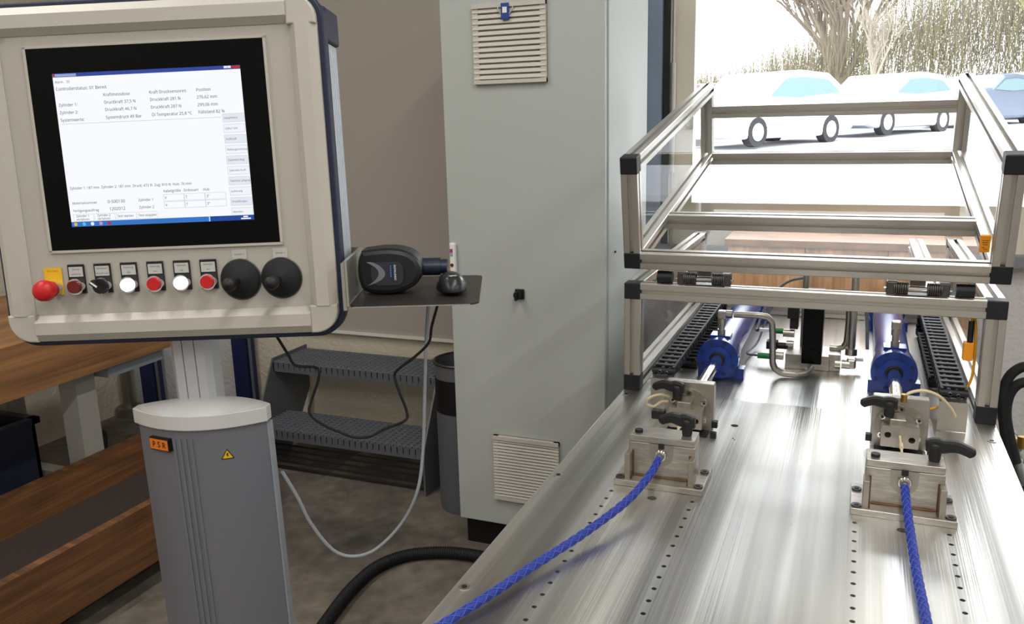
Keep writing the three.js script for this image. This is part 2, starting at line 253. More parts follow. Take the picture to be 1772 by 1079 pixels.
// waste bin
{
  const t = thing('waste_bin', 'slim grey steel waste bin between the steps and the cabinet', 'bin');
  const c = [-0.924, -0.965], r = 0.112;
  mesh('bin_body', new THREE.LatheGeometry([[r - 0.004, 0.0], [r, 0.02], [r, 0.62], [r + 0.004, 0.625], [r + 0.004, 0.635], [r - 0.004, 0.63], [r - 0.006, 0.3]].map(([a, b]) => new THREE.Vector2(a, b)), 40).translate(c[0], 0, c[1]), M.galv, t);
  mesh('bin_rim', new THREE.TorusGeometry(r + 0.002, 0.006, 8, 40).rotateX(Math.PI / 2).translate(c[0], 0.632, c[1]), M.steelDark, t);
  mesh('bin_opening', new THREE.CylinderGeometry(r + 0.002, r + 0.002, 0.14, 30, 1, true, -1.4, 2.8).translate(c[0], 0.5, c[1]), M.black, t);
}
// ------------------------------------------------------------------ left side: posts, bench, bin, crate
for (const [u, h, l] of [[425, 3.0, 'navy steel post standing beside the steps'], [262, 3.0, 'navy steel post in the corner behind the bench']]) { const p = onZ(u, 645, -1.36); const t = thing('steel_post', l, 'post'); mesh('post', BB(p.x - 0.04, p.x + 0.04, 0, h, -1.4, -1.32), M.navy, t); mesh('foot_plate', BB(p.x - 0.07, p.x + 0.07, 0, 0.012, -1.43, -1.29), M.navy, t); mesh('conduit', rod(V(p.x + 0.05, 0.012, -1.35), V(p.x + 0.05, h, -1.35), 0.008), M.greyPlastic, t); }
{ const t = tag(mesh('wall_pipe', [rod(V(-3.22, 0.03, -1.37), V(-3.22, 3.3, -1.37), 0.03), CY(0.07, 0.05, -3.22, 0.025, -1.37)], M.rawSteel, scene), 'dull steel pipe rising in the wall corner', 'pipe'); }
{
  const t = thing('workbench', 'long wooden workbench with grey steel legs along the plaster wall', 'workbench');
  const x1 = -2.1, x0 = -2.95, zb = -0.68, zf = 1.6, yt = 0.872;
  mesh('worktop', uvM(BB(x0, x1, yt - 0.04, yt, zb, zf), 0.4, 0.8, true, 0.3), M.bench, t);
  mesh('front_board', uvM(BB(x1 - 0.03, x1 + 0.002, yt - 0.185, yt - 0.001, zb, zf), 0.4, 1.0, false, 0.3), M.bench, t);
  for (const [x, z] of [[-2.25, -0.264], [-2.8, -0.365], [-2.25, 1.3], [-2.8, 1.3]]) mesh('leg', BB(x - 0.045, x + 0.045, 0, yt - 0.04, z - 0.045, z + 0.045), M.greyPaint, t);
  for (const z of [-0.325, 1.3]) mesh('foot_rail', BB(-2.8, -2.25, 0.12, 0.2, z - 0.03, z + 0.03), M.greyPaint, t);
  mesh('drawer', BB(-2.7, -2.14, yt - 0.24, yt - 0.187, -0.6, -0.32), std(0x9aa3ad, 0.5), t);
}
{
  const t = thing('wooden_crate', 'low open wooden crate lined with brown felt in front of the workbench', 'crate');
  const x0 = -2.2, x1 = -1.7, zb = -0.62, zf = 1.5;
  mesh('front_board', uvM(BB(x1 - 0.035, x1, 0.08, 0.3, zb, zf), 0.4, 1.3, false, 0.3), M.crate, t);
  mesh('back_board', uvM(BB(x0, x0 + 0.035, 0.08, 0.335, zb, zf), 0.4, 1.3, false, 0.3), M.crate, t);
  mesh('end_board', [uvM(BB(x0, x1, 0.08, 0.3, zb, zb + 0.035), 0.7, 1.3), uvM(BB(x0, x1, 0.08, 0.3, zf - 0.035, zf), 0.7, 1.3)], M.crate, t);
  mesh('felt_lining', BB(x0 + 0.035, x1 - 0.035, 0.17, 0.19, zb + 0.035, zf - 0.035), M.felt, t);
  for (const [x, z] of [[x0 + 0.06, zb + 0.1], [x1 - 0.06, zb + 0.1], [x0 + 0.06, zf - 0.1], [x1 - 0.06, zf - 0.1]]) mesh('foot', B(0.07, 0.08, 0.07, x, 0.04, z), M.black, t);
}
{
  const t = thing('plastic_bin', 'dark navy plastic bin holding a grey pump under the bench', 'bin');
  const c = V(-2.715, 0, -0.02), at0 = (g) => g.translate(c.x, 0, c.z);
  mesh('bin_shell', [BB(-0.2, 0.2, 0.0, 0.02, -0.24, 0.24), BB(-0.2, -0.185, 0, 0.43, -0.24, 0.24), BB(0.185, 0.2, 0, 0.43, -0.24, 0.24), BB(-0.2, 0.2, 0, 0.43, -0.24, -0.225), BB(-0.2, 0.2, 0, 0.43, 0.225, 0.24)].map(at0), std(0x2a3046, 0.5), t);
  mesh('bin_rim', [BB(-0.215, -0.18, 0.425, 0.45, -0.255, 0.255), BB(0.18, 0.215, 0.425, 0.45, -0.255, 0.255), BB(-0.215, 0.215, 0.425, 0.45, -0.255, -0.22), BB(-0.215, 0.215, 0.425, 0.45, 0.22, 0.255)].map(at0), std(0x2c3246, 0.45), t);
  const p = thing('small_pump', 'grey and white pump unit sitting inside the navy bin', 'pump');
  mesh('pump_base', B(0.3, 0.02, 0.38, c.x, 0.39, c.z), M.greyPaint, p); mesh('pump_body', [RB(0.16, 0.1, 0.16, 0.02, c.x - 0.02, 0.45, c.z - 0.04), CY(0.05, 0.08, c.x + 0.05, 0.44, c.z + 0.11)], M.white, p); mesh('bolt', CY(0.014, 0.04, c.x + 0.11, 0.42, c.z - 0.13, 6), M.chrome, p);
  mesh('pump_motor', RB(0.24, 0.358, 0.3, 0.02, c.x, 0.201, c.z), std(0x2a2d36, 0.8), p);
  tag(mesh('bin_cable', tube([V(-2.42, 0.02, -0.45), V(-2.42, 0.3, -0.5), V(-2.6, 0.22, -0.6), V(-2.75, 0.5, -0.75), V(-2.72, 0.8, -0.72)], 0.012), M.rubber, scene), 'black cable looping behind the bench leg', 'cable');
}

// ------------------------------------------------------------------ operator console
const PB = { e1: V(0.9369, 0.0187, -0.3491), e2: V(-0.0361, 0.9985, -0.0415), n: V(0.3478, 0.0515, 0.9362) };
PB.n.crossVectors(PB.e1, PB.e2).normalize(); PB.e2.crossVectors(PB.n, PB.e1).normalize();
const panelC = V(-0.641, TT + 0.643, 0.821);
const printTex = (w, h, bg, fg, lines, font = 'sans-serif', sizeK = 0.3, bold = '') => canvasTex(w, h, (c) => { c.fillStyle = bg; c.fillRect(0, 0, w, h); c.fillStyle = fg; c.textAlign = 'center'; c.textBaseline = 'middle'; const s = h * sizeK; c.font = bold + s + 'px ' + font; lines.forEach((l, i) => c.fillText(l, w / 2, h * (i + 0.5) / lines.length)); });
function quad(w, h, x, y, z) { return new THREE.PlaneGeometry(w, h).translate(x, y, z); }
{
  const t = thing('operator_console', 'grey operator console with touch screen, push buttons and joysticks on a column', 'console');
  const p = new THREE.Group(); p.name = 'control_panel'; t.add(p);
  new THREE.Matrix4().makeBasis(PB.e1, PB.e2, PB.n).setPosition(panelC).decompose(p.position, p.quaternion, p.scale);
  const cy = -0.0475, PW = 0.516, PH = 0.498;          // front plate
  mesh('front_plate', B(PW, PH, 0.006, 0, cy, -0.004), M.panelPlate, p);
  const OW = 0.612, OT = 0.247, OB = -0.344, fw = 0.048;
  const sec = poly([[0, -0.006], [0, 0.001], [0.012, 0.013], [0.034, 0.013], [fw, 0.002], [fw, -0.006]]);      // x: outwards from plate, y: height
  const rail = (len) => ext(sec, len).translate(0, 0, -len / 2);
  // local: shape x->outward, y->panel z, extrude->along rail
  const put = (g, ex, ox, oy) => g.applyMatrix4(new THREE.Matrix4().makeBasis(ex, V(0, 0, 1), ex.clone().cross(V(0, 0, 1))).setPosition(ox, oy, 0));
  mesh('frame_rail', put(rail(PW - 0.004), V(0, 1, 0), 0, OT - fw), M.panelFrame, p);
  mesh('frame_rail', put(rail(PW - 0.004), V(0, -1, 0), 0, OB + fw), M.panelFrame, p);
  mesh('frame_rail', put(rail(PH - 0.004), V(1, 0, 0), OW / 2 - fw, cy), M.panelFrame, p);
  mesh('frame_rail', put(rail(PH - 0.004), V(-1, 0, 0), -OW / 2 + fw, cy), M.panelFrame, p);
  for (const sx of [-1, 1]) for (const sy of [-1, 1]) {
    const s = new THREE.Shape(); s.moveTo(0, 0); s.lineTo(fw - 0.003, 0); s.absarc(0.006, 0.006, fw - 0.009, 0, Math.PI / 2); s.lineTo(0, fw - 0.003); s.closePath();
    const g = ext(s, 0.012, 0.003, 10); g.scale(sx, sy, 1); if (sx * sy < 0) { g.index; const pos = g.attributes.position; for (let i = 0; i < pos.count; i += 3) for (const a of Object.values(g.attributes)) { const n = a.itemSize; for (let k = 0; k < n; k++) { const q = a.array[(i + 1) * n + k]; a.array[(i + 1) * n + k] = a.array[(i + 2) * n + k]; a.array[(i + 2) * n + k] = q; } } g.computeVertexNormals(); }
    mesh('frame_corner', g.translate(sx * (OW / 2 - fw), sy > 0 ? OT - fw : OB + fw, -0.004), M.panelFrame, p);
  }
  const cyo = (OT + OB) / 2, OH = OT - OB;
  mesh('gasket', ext(rrect(OW + 0.014, OH + 0.014, 0.05, 0, cyo), 0.022, 0.003).translate(0, 0, -0.032), M.gasket, p);
  mesh('housing', RB(OW - 0.03, OH - 0.03, 0.1, 0.01, 0, cyo, -0.085), M.gasket, p);
  mesh('side_profile', Array.from({ length: 6 }, (_, i) => RB(0.012, OH - 0.11, 0.013, 0.002, OW / 2 - 0.003, cyo - 0.02, -0.045 - i * 0.0145)), M.sideAlu, p);
  mesh('side_profile', Array.from({ length: 6 }, (_, i) => RB(0.012, OH - 0.11, 0.013, 0.002, -OW / 2 + 0.003, cyo - 0.02, -0.045 - i * 0.0145)), M.sideAlu, p);
  mesh('corner_block', RB(0.02, 0.06, 0.1, 0.006, OW / 2 - 0.002, OT - 0.045, -0.082), M.gasket, p);
  // screen
  mesh('screen_surround', [B(0.43, 0.005, 0.005, 0, 0.179, 0.001), B(0.43, 0.005, 0.005, 0, -0.179, 0.001), B(0.005, 0.36, 0.005, -0.2125, 0, 0.001), B(0.005, 0.36, 0.005, 0.2125, 0, 0.001)], M.panelFrame, p);
  const gl = mesh('screen_bezel', B(0.42, 0.354, 0.004, 0, 0, 0.0015), M.blackGloss, p);
  const scr = canvasTex(1340, 1072, (c, W, H) => {
    c.fillStyle = '#f4f6fb'; c.fillRect(0, 0, W, H);
    c.fillStyle = '#2a3f96'; c.fillRect(0, 0, W, 26); c.fillStyle = '#8fa0cc'; c.fillRect(0, 4, 170, 18); c.fillStyle = '#b02020'; c.fillRect(2, 4, 16, 16); c.fillRect(W - 62, 2, 60, 18); c.fillStyle = '#dfe6f2'; c.fillRect(W - 116, 2, 24, 16); c.fillRect(W - 90, 2, 24, 16);
    c.fillStyle = '#33363e'; const T = (s, x, y, f = 29) => { c.font = f + 'px sans-serif'; c.fillText(s, x, y); };
    T('Alarm    33', 12, 66, 22); T('Controllerstatus: 01 Bereit', 12, 116, 31);
    T('Kraftmessdose', 346, 168); T('Kraft Drucksensoren', 676, 166); T('Position', 1012, 164);
    T('Zylinder 1:', 18, 226); T('Druckkraft 37,5 N', 346, 220); T('Druckkraft 281 N', 676, 216); T('276,62 mm', 1012, 214);
    T('Zylinder 2:', 18, 278); T('Druckkraft 46,7 N', 346, 270); T('Druckkraft 287 N', 676, 268); T('299,06 mm', 1012, 266);
    T('Systemwerte:', 18, 330); T('Systemdruck 49 Bar', 346, 324); T('Öl Temperatur 25,8 °C', 676, 320); T('Füllstand 82 %', 1012, 316);
    c.fillStyle = '#9aa2b0'; c.fillRect(18, 346, 1150, 2); c.fillStyle = '#33363e';
    T('Zylinder 1: 187 mm  Zylinder 2: 187 mm  Druck: 472 N  Zug: 810 N  Hub: 76 mm', 20, 806, 25);
    T('Materialnummer', 24, 912, 24); T('0-S00130', 284, 912, 31); T('Zylinder 1', 510, 908, 25); T('Fertigungsauftrag', 24, 966, 24); T('1202012', 290, 964, 31); T('Zylinder 2', 510, 960, 25);
    T('Kabelgröße   Einbauart     Hub', 700, 852, 25);
    for (let r = 0; r < 2; r++) for (let k = 0; k < 3; k++) { c.strokeStyle = '#aeb4c0'; c.lineWidth = 2; c.strokeRect(696 + k * 152, 868 + r * 52, 150, 46); T(['V', 'T', '3"'][k], 704 + k * 152, 900 + r * 52, 25); T('▾', 822 + k * 152, 900 + r * 52, 20); }
    ['Zylinder 1|verfahren', 'Zylinder 2|verfahren', 'Test starten', 'Test stoppen'].forEach((s, i) => { c.strokeStyle = '#b9bfca'; c.strokeRect(22 + i * 156, 984, 148, 48); const q = s.split('|'); if (q.length > 1) { T(q[0], 40 + i * 156, 1004, 22); T(q[1], 40 + i * 156, 1028, 22); } else T(s, 30 + i * 156, 1016, 23); });
    ['Hauptmenü', 'Zyklus Test', 'Kraftmaß', 'Reibungsmessung', 'Zykentest Weg', 'Zykentest Kraft', 'Statische Längung', 'Justierung', 'Einstellungen', 'Beenden'].forEach((s, i) => { c.fillStyle = i % 2 ? '#eef0f6' : '#dfe4ee'; c.fillRect(1182, 326 + i * 73, 154, 56); c.strokeStyle = '#b4bac6'; c.strokeRect(1182, 326 + i * 73, 154, 56); c.fillStyle = '#5a606c'; T(s, 1192, 360 + i * 73, 18); });
    c.fillStyle = '#2c6fc2'; c.fillRect(0, 1036, W, 36); c.fillStyle = '#0e3f96'; c.fillRect(1020, 1036, W - 1020, 36); c.fillStyle = '#9ed2ff'; c.fillRect(1010, 1036, 10, 36);
    ['#e8b040', '#58b8f0', '#e9eef6', '#d88a9a', '#b02a3a'].forEach((k, i) => { c.fillStyle = k; c.beginPath(); c.arc(30 + i * 62, 1054, 13, 0, 7); c.fill(); });
    c.fillStyle = '#ffffff'; T('▴ ⚑ ▢ ♪', 1110, 1062, 20); c.fillRect(1262, 1042, 34, 9); c.fillRect(1244, 1056, 72, 9);
  });
  mesh('display', quad(0.334, 0.268, 0, -0.001, 0.0041), std(0x000000, 0.25, 0, { emissive: 0xffffff, emissiveMap: scr, emissiveIntensity: 1.02 }), gl);
  // push buttons
  const by = -0.243;
  const es = mesh('stop_plate', B(0.033, 0.05, 0.0015, -0.2155, -0.233, 0.001), M.yellow, p);
  mesh('stop_text', quad(0.03, 0.012, -0.2155, -0.214, 0.0019), std(0xffffff, 0.5, 0, { map: printTex(128, 48, '#e7b416', '#7a5c06', ['NOT-HALT'], 'sans-serif', 0.4) }), es);
  const mush = mesh('emergency_stop', new THREE.LatheGeometry([[0, 0], [0.012, 0], [0.013, 0.02], [0.0175, 0.026], [0.0195, 0.034], [0.0175, 0.044], [0.01, 0.049], [0, 0.05]].map((q) => new THREE.Vector2(...q)), 30).rotateX(Math.PI / 2).translate(-0.214, by - 0.002, 0.002), M.red, p);
  mesh('stop_collar', CZ(0.0145, 0.014, -0.214, by - 0.002, 0.008, 30), M.chrome, mush);
  const texts = [['Störung', 'Quittieren'], ['Betriebsart', 'Manuell-Auto'], ['Steuerung', 'EIN'], ['Steuerung', 'Aus'], ['Hydraulik', 'EIN'], ['Hydraulik', 'AUS']];
  texts.forEach((tx, i) => {
    const x = -0.1715 + i * 0.049;
    const h = mesh('legend_holder', RB(0.031, 0.054, 0.003, 0.001, x, -0.23, 0.0015), M.black, p);
    mesh('legend_plate', quad(0.026, 0.018, x, -0.2165, 0.0032), std(0xffffff, 0.4, 0.2, { map: printTex(128, 88, '#c2c1bc', '#2a2a2c', tx, 'sans-serif', 0.22) }), h);
    const bz = mesh('button_bezel', CZ(0.0148, 0.012, x, by, 0.007, 30), M.chrome, p);
    if (i === 1) { mesh('selector', [CZ(0.0135, 0.008, x, by, 0.015, 24), B(0.009, 0.03, 0.012, 0, 0, 0).rotateZ(0.9).translate(x, by, 0.022)], M.black, bz); mesh('selector_mark', B(0.003, 0.014, 0.001).translate(0, 0.007, 0).rotateZ(0.9).translate(x, by, 0.0285), M.white, bz); }
    else mesh('button_cap', CZ(0.0122, 0.006, x, by, 0.0155, 30, 0.0115), [M.redDark, null, M.whiteLit, M.red, M.whiteLit, M.red][i], bz);
  });
  for (const [x, l] of [[0.131, 'Zylinder 1'], [0.206, 'Zylinder 2']]) {
    const j = mesh('joystick_boot', new THREE.LatheGeometry([[0, 0.02], [0.01, 0.02], [0.014, 0.015], [0.018, 0.016], [0.021, 0.011], [0.025, 0.012], [0.028, 0.007], [0.032, 0.008], [0.0345, 0.003], [0.036, 0.002], [0.036, 0]].map((q) => new THREE.Vector2(...q)), 36).rotateX(Math.PI / 2).translate(x, by + 0.001, 0.001), M.rubber, p);
    mesh('joystick_ring', new THREE.TorusGeometry(0.0365, 0.0015, 8, 40).translate(x, by + 0.001, 0.001), M.steelDark, j);
    mesh('joystick_stick', [CZ(0.006, 0.03, x, by, 0.032, 16), new THREE.LatheGeometry([[0, 0], [0.009, 0.001], [0.0115, 0.008], [0.012, 0.02], [0.01, 0.026], [0, 0.028]].map((q) => new THREE.Vector2(...q)), 24).rotateX(Math.PI / 2).translate(x, by, 0.043)], M.black, j);
    mesh('legend_plate', quad(0.027, 0.018, x + 0.001, -0.1965, 0.0004), std(0xffffff, 0.4, 0.2, { map: printTex(128, 88, '#c2c1bc', '#2a2a2c', [l], 'sans-serif', 0.22) }), p);
  }
  // column: pole, cap, body
  const yw = yaw - rad(5); const cc = at(352, 700, 1.66); const PT = 1.27, colG = new THREE.Group(); colG.name = 'column'; t.add(colG); colG.position.set(cc.x, 0, cc.z); colG.rotation.set(0, yw, 0); colG.rotateZ(rad(0.9)); colG.position.x += 0.022;
  const capY = at(352, 715, 1.6).y;
  mesh('pole', [ext(poly([[-0.03, -0.03], ...[-0.012, 0.012].flatMap((x) => [[x - 0.001, -0.03], [x - 0.001, -0.026], [x + 0.001, -0.026], [x + 0.001, -0.03]]), [0.03, -0.03], [0.04, -0.018], [0.04, 0.02], [0.03, 0.032], [-0.03, 0.032], [-0.04, 0.02], [-0.04, -0.018]]), PT - capY).rotateX(-Math.PI / 2).translate(-0.018, capY - 0.0, -0.03)], M.pole, colG);
  // plan outline of the body: a lens, bowed to the front and to the back
  const HW = 0.128, FZ = 0.068, EZ = 0.018, zFront = (x) => EZ + (FZ - EZ) * (1 - (x / HW) ** 2);
  const lens = (o) => { const q = []; for (let i = 0; i <= 16; i++) { const x = -HW + 2 * HW * i / 16; q.push([x * (1 + o / HW), -zFront(x) - o]); } for (let i = 16; i >= 0; i--) { const x = -HW + 2 * HW * i / 16; q.push([x * (1 + o / HW), zFront(x) - 2 * EZ + 0.012 + o]); } return poly(q); };
  mesh('column_body', ext(lens(0), capY - 0.03).rotateX(-Math.PI / 2).translate(0, 0.003, 0), M.columnBody, colG);
  for (const x of [-0.036, -0.024, -0.012, 0.0]) mesh('body_rib', B(0.005, capY - 0.05, 0.004, x, (capY - 0.05) / 2 + 0.005, zFront(x)), M.columnBody, colG);
  mesh('side_strip', B(0.004, capY - 0.04, 0.022, HW + 0.0015, (capY - 0.04) / 2 + 0.005, 0.003), M.sideAlu, colG);
  const cap = ext(lens(0.004), 0.026, 0.002).rotateX(-Math.PI / 2).translate(0, capY - 0.026, 0);
  const dome = []; { const n = 16, P = (i, j) => { const x = (HW + 0.004) * (-1 + 2 * i / n), zf = zFront(Math.min(HW, Math.max(-HW, x))) + 0.006, zb = -(zFront(Math.min(HW, Math.max(-HW, x))) - 2 * EZ + 0.012) - 0.006, k = j / n, z = zb + (zf - zb) * k; return [x, capY + 0.014 * (1 - (x / (HW + 0.004)) ** 2) * Math.sin(Math.PI * Math.min(1, Math.max(0, k))) ** 0.8, z]; };
    const pos = [], idx = []; for (let i = 0; i <= n; i++) for (let j = 0; j <= n; j++) pos.push(...P(i, j)); for (let i = 0; i < n; i++) for (let j = 0; j < n; j++) { const a = i * (n + 1) + j, b = a + 1, c = a + n + 1, d = c + 1; idx.push(a, b, c, b, d, c); }
    const g = new THREE.BufferGeometry(); g.setAttribute('position', new THREE.Float32BufferAttribute(pos, 3)); g.setAttribute('uv', new THREE.Float32BufferAttribute(new Float32Array(pos.length / 3 * 2), 2)); g.setIndex(idx); g.computeVertexNormals(); dome.push(g); }
  mesh('column_cap', [cap, dome[0]], M.columnCap, colG);
  const slope = (x) => Math.atan(2 * (FZ - EZ) * x / HW ** 2);
  const sg = mesh('name_block', B(0.05, 0.025, 0.012).rotateY(slope(-0.066)).translate(-0.066, capY - 0.058, zFront(-0.066) + 0.002), M.black, colG);
  mesh('name_print', quad(0.048, 0.021, 0, 0, 0.0065).rotateY(slope(-0.066)).translate(-0.066, capY - 0.058, zFront(-0.066) + 0.002), std(0xffffff, 0.5, 0, { map: printTex(192, 84, '#e2761a', '#1a1208', ['P S R'], 'sans-serif', 0.75, 'bold ') }), sg);
  const stick = (g) => g.rotateY(slope(0.062)).translate(0.062, capY - 0.09, zFront(0.062) + 0.0004);
  const tri = mesh('warning_sticker', stick(ext(poly([[-0.012, 0], [0.012, 0], [0, 0.02]]), 0.0006)), M.black, colG); mesh('warning_face', stick(ext(poly([[-0.0095, 0.0015], [0.0095, 0.0015], [0, 0.0175]]), 0.001)), M.yellow, tri); mesh('warning_bolt', stick(ext(poly([[-0.001, 0.012], [0.002, 0.012], [0.0005, 0.008], [0.0025, 0.008], [-0.001, 0.003], [0, 0.0068], [-0.002, 0.0068]]), 0.0014)), M.black, tri);
  // tray bracket on the panel's side
  const ty = TT + 0.358;
  const br = new THREE.Group(); br.name = 'tray'; t.add(br); br.position.set(onY(603, 530, ty).x, ty, onY(603, 530, ty).z); br.rotation.y = yaw + rad(0.3);
  mesh('tray_plate', ext(rrect(0.232, 0.28, 0.02), 0.003).rotateX(-Math.PI / 2).translate(0.116, -0.003, -0.14), std(0x35322f, 0.45, 0.4), br);
  mesh('tray_edge', [B(0.21, 0.002, 0.002, 0.112, -0.002, 0.0), B(0.002, 0.002, 0.24, 0.232, -0.002, -0.14)], M.alu, br);
  mesh('tray_bracket', [B(0.006, 0.085, 0.2, -0.006, 0.035, -0.1), B(0.05, 0.085, 0.004, -0.03, 0.035, -0.2), B(0.004, 0.08, 0.008, 0.0, 0.04, -0.002)], M.alu, br);
}
// ------------------------------------------------------------------ things on the tray, loose cables
const TY = TT + 0.358, trayO = onY(603, 530, TY), trayR = yaw + rad(0.3);
const onTray = (t, x, z) => { t.position.set(trayO.x, TY, trayO.z); t.rotation.y = trayR; t.position.add(V(x, 0, z).applyAxisAngle(V(0, 1, 0), trayR)); };
{
  const t = thing('barcode_scanner', 'black hand-held barcode scanner lying on the console tray', 'scanner');
  const side = new THREE.Shape(); side.moveTo(0, 0.006); side.bezierCurveTo(0.03, -0.004, 0.07, 0.0, 0.09, 0.018); side.bezierCurveTo(0.1, 0.03, 0.1, 0.045, 0.088, 0.056); side.bezierCurveTo(0.07, 0.074, 0.03, 0.07, 0.0, 0.066); side.bezierCurveTo(-0.008, 0.05, -0.008, 0.02, 0, 0.006);
  mesh('scanner_body', ext(side, 0.05, 0.009, 20).translate(0, 0.0095, -0.06), std(0x14161c, 0.4), t);
  mesh('scanner_stem', [CX(0.017, 0.05, 0.112, 0.045, -0.05), CX(0.014, 0.016, 0.142, 0.045, -0.05)], std(0x1c2438, 0.35), t);
  mesh('scanner_panel', ext(rrect(0.06, 0.044, 0.014), 0.002).translate(0.042, 0.042, 0.0), std(0x2a2e36, 0.5), t);
  const sw = new THREE.Shape(); sw.moveTo(0.004, 0.018); sw.quadraticCurveTo(0.05, 0.03, 0.034, 0.05); sw.quadraticCurveTo(0.02, 0.064, 0.004, 0.062); sw.quadraticCurveTo(0.026, 0.052, 0.026, 0.042); sw.quadraticCurveTo(0.026, 0.03, 0.004, 0.018);
  mesh('scanner_swoosh', ext(sw, 0.003).translate(0.0, 0.002, 0.0), std(0x74777c, 0.5), t);
  mesh('scanner_print', new THREE.PlaneGeometry(0.034, 0.008).rotateZ(-Math.PI / 2).translate(0.057, 0.044, 0.0032), std(0xffffff, 0.5, 0, { map: printTex(256, 64, '#2a2e36', '#e4e6ea', ['DATALOGIC'], 'sans-serif', 0.62, 'bold ') }), t);
  mesh('scanner_series', new THREE.PlaneGeometry(0.026, 0.006).rotateZ(-Math.PI / 2).translate(0.049, 0.046, 0.0031), std(0xffffff, 0.5, 0, { map: canvasTex(256, 64, (c) => { c.fillStyle = '#2a2e36'; c.fillRect(0, 0, 256, 64); c.fillStyle = '#3f7ec4'; for (let i = 0; i < 8; i++) c.fillRect(18 + i * 28, 18, 16, 28); }) }), t);
  onTray(t, 0.018, -0.09); t.rotation.y = trayR - rad(2);
}
{
  const t = thing('computer_mouse', 'small black computer mouse on the console tray', 'mouse');
  const g = new THREE.SphereGeometry(1, 32, 20); g.scale(0.029, 0.03, 0.045); { const a = g.attributes.position; for (let i = 0; i < a.count; i++) if (a.getY(i) < 0) a.setY(i, a.getY(i) * 0.25); g.computeVertexNormals(); }
  mesh('mouse_body', g.translate(0, 0.009, 0), std(0x17181b, 0.35), t);
  mesh('mouse_shell', (() => { const h = new THREE.SphereGeometry(1, 28, 14, 0, 6.283, 0, 1.15); h.scale(0.0285, 0.0318, 0.043); return h.translate(0, 0.0092, 0); })(), std(0x2a2a2c, 0.22), t);
  mesh('mouse_print', new THREE.PlaneGeometry(0.02, 0.005).rotateX(-0.9).translate(0, 0.0365, 0.0225), std(0xffffff, 0.4, 0, { map: printTex(192, 48, '#2a2a2c', '#e8e8e8', ['logitech'], 'sans-serif', 0.7, 'bold ') }), t);
  onTray(t, 0.178, -0.1); t.rotation.y = trayR + rad(12);
}
const pix = (list) => list.map(([u, v, d]) => at(u, v, d));
tag(mesh('scanner_cable', tube(pix([[478, 580, 1.62], [498, 612, 1.64], [512, 632, 1.65], [548, 636, 1.66], [551, 655, 1.66], [540, 690, 1.67], [536, 715, 1.67], [560, 735, 1.68], [590, 748, 1.68], [612, 756, 1.68], [640, 755, 1.68], [665, 742, 1.68], [700, 728, 1.67], [704, 712, 1.67], [690, 675, 1.66], [683, 650, 1.66], [690, 638, 1.65], [720, 615, 1.64], [742, 592, 1.62], [747, 565, 1.6], [757, 528, 1.58]]), 0.0028, 160, 8), M.rubber, scene), 'thin black cable hanging in a wavy loop from panel to tray', 'cable');
tag(mesh('mouse_cable', tube(pix([[488, 815, 1.66], [515, 860, 1.68], [538, 905, 1.7], [575, 950, 1.72], [610, 962, 1.73], [650, 950, 1.73], [695, 905, 1.72], [722, 850, 1.7], [732, 780, 1.7], [735, 680, 1.69], [737, 600, 1.68], [741, 528, 1.66]]), 0.0036, 120, 8), std(0x8f9398, 0.5), scene), 'grey cable hanging in a deep loop from column to tray', 'cable');
{ // corrugated hose on the floor
  const c = new THREE.CatmullRomCurve3([V(-0.93, 0.025, 0.45), V(-0.955, 0.025, 0.1), V(-1.0, 0.025, -0.2), V(-0.99, 0.025, -0.36), V(-0.93, 0.025, -0.46), V(-0.82, 0.025, -0.52), V(-0.7, 0.025, -0.54), V(-0.55, 0.025, -0.52), V(-0.2, 0.025, -0.4), V(0.1, 0.025, -0.3)]);
  const hose = thing('corrugated_hose', 'black corrugated conduit curving across the floor under the machine', 'hose');
  mesh('hose_core', new THREE.TubeGeometry(c, 120, 0.02, 14), M.rubber, hose);
  const rings = []; const n = 230, p0 = c.getSpacedPoints(n); for (let i = 0; i < n; i++) { const tan = p0[i + 1].clone().sub(p0[i]).normalize(); rings.push(new THREE.TorusGeometry(0.0205, 0.0025, 5, 12).applyQuaternion(new THREE.Quaternion().setFromUnitVectors(V(0, 0, 1), tan)).translate(p0[i].x, p0[i].y, p0[i].z)); }
  const r = mesh('hose_ribs', rings, std(0x17181c, 0.45), hose); r.userData.kind = 'stuff';
}

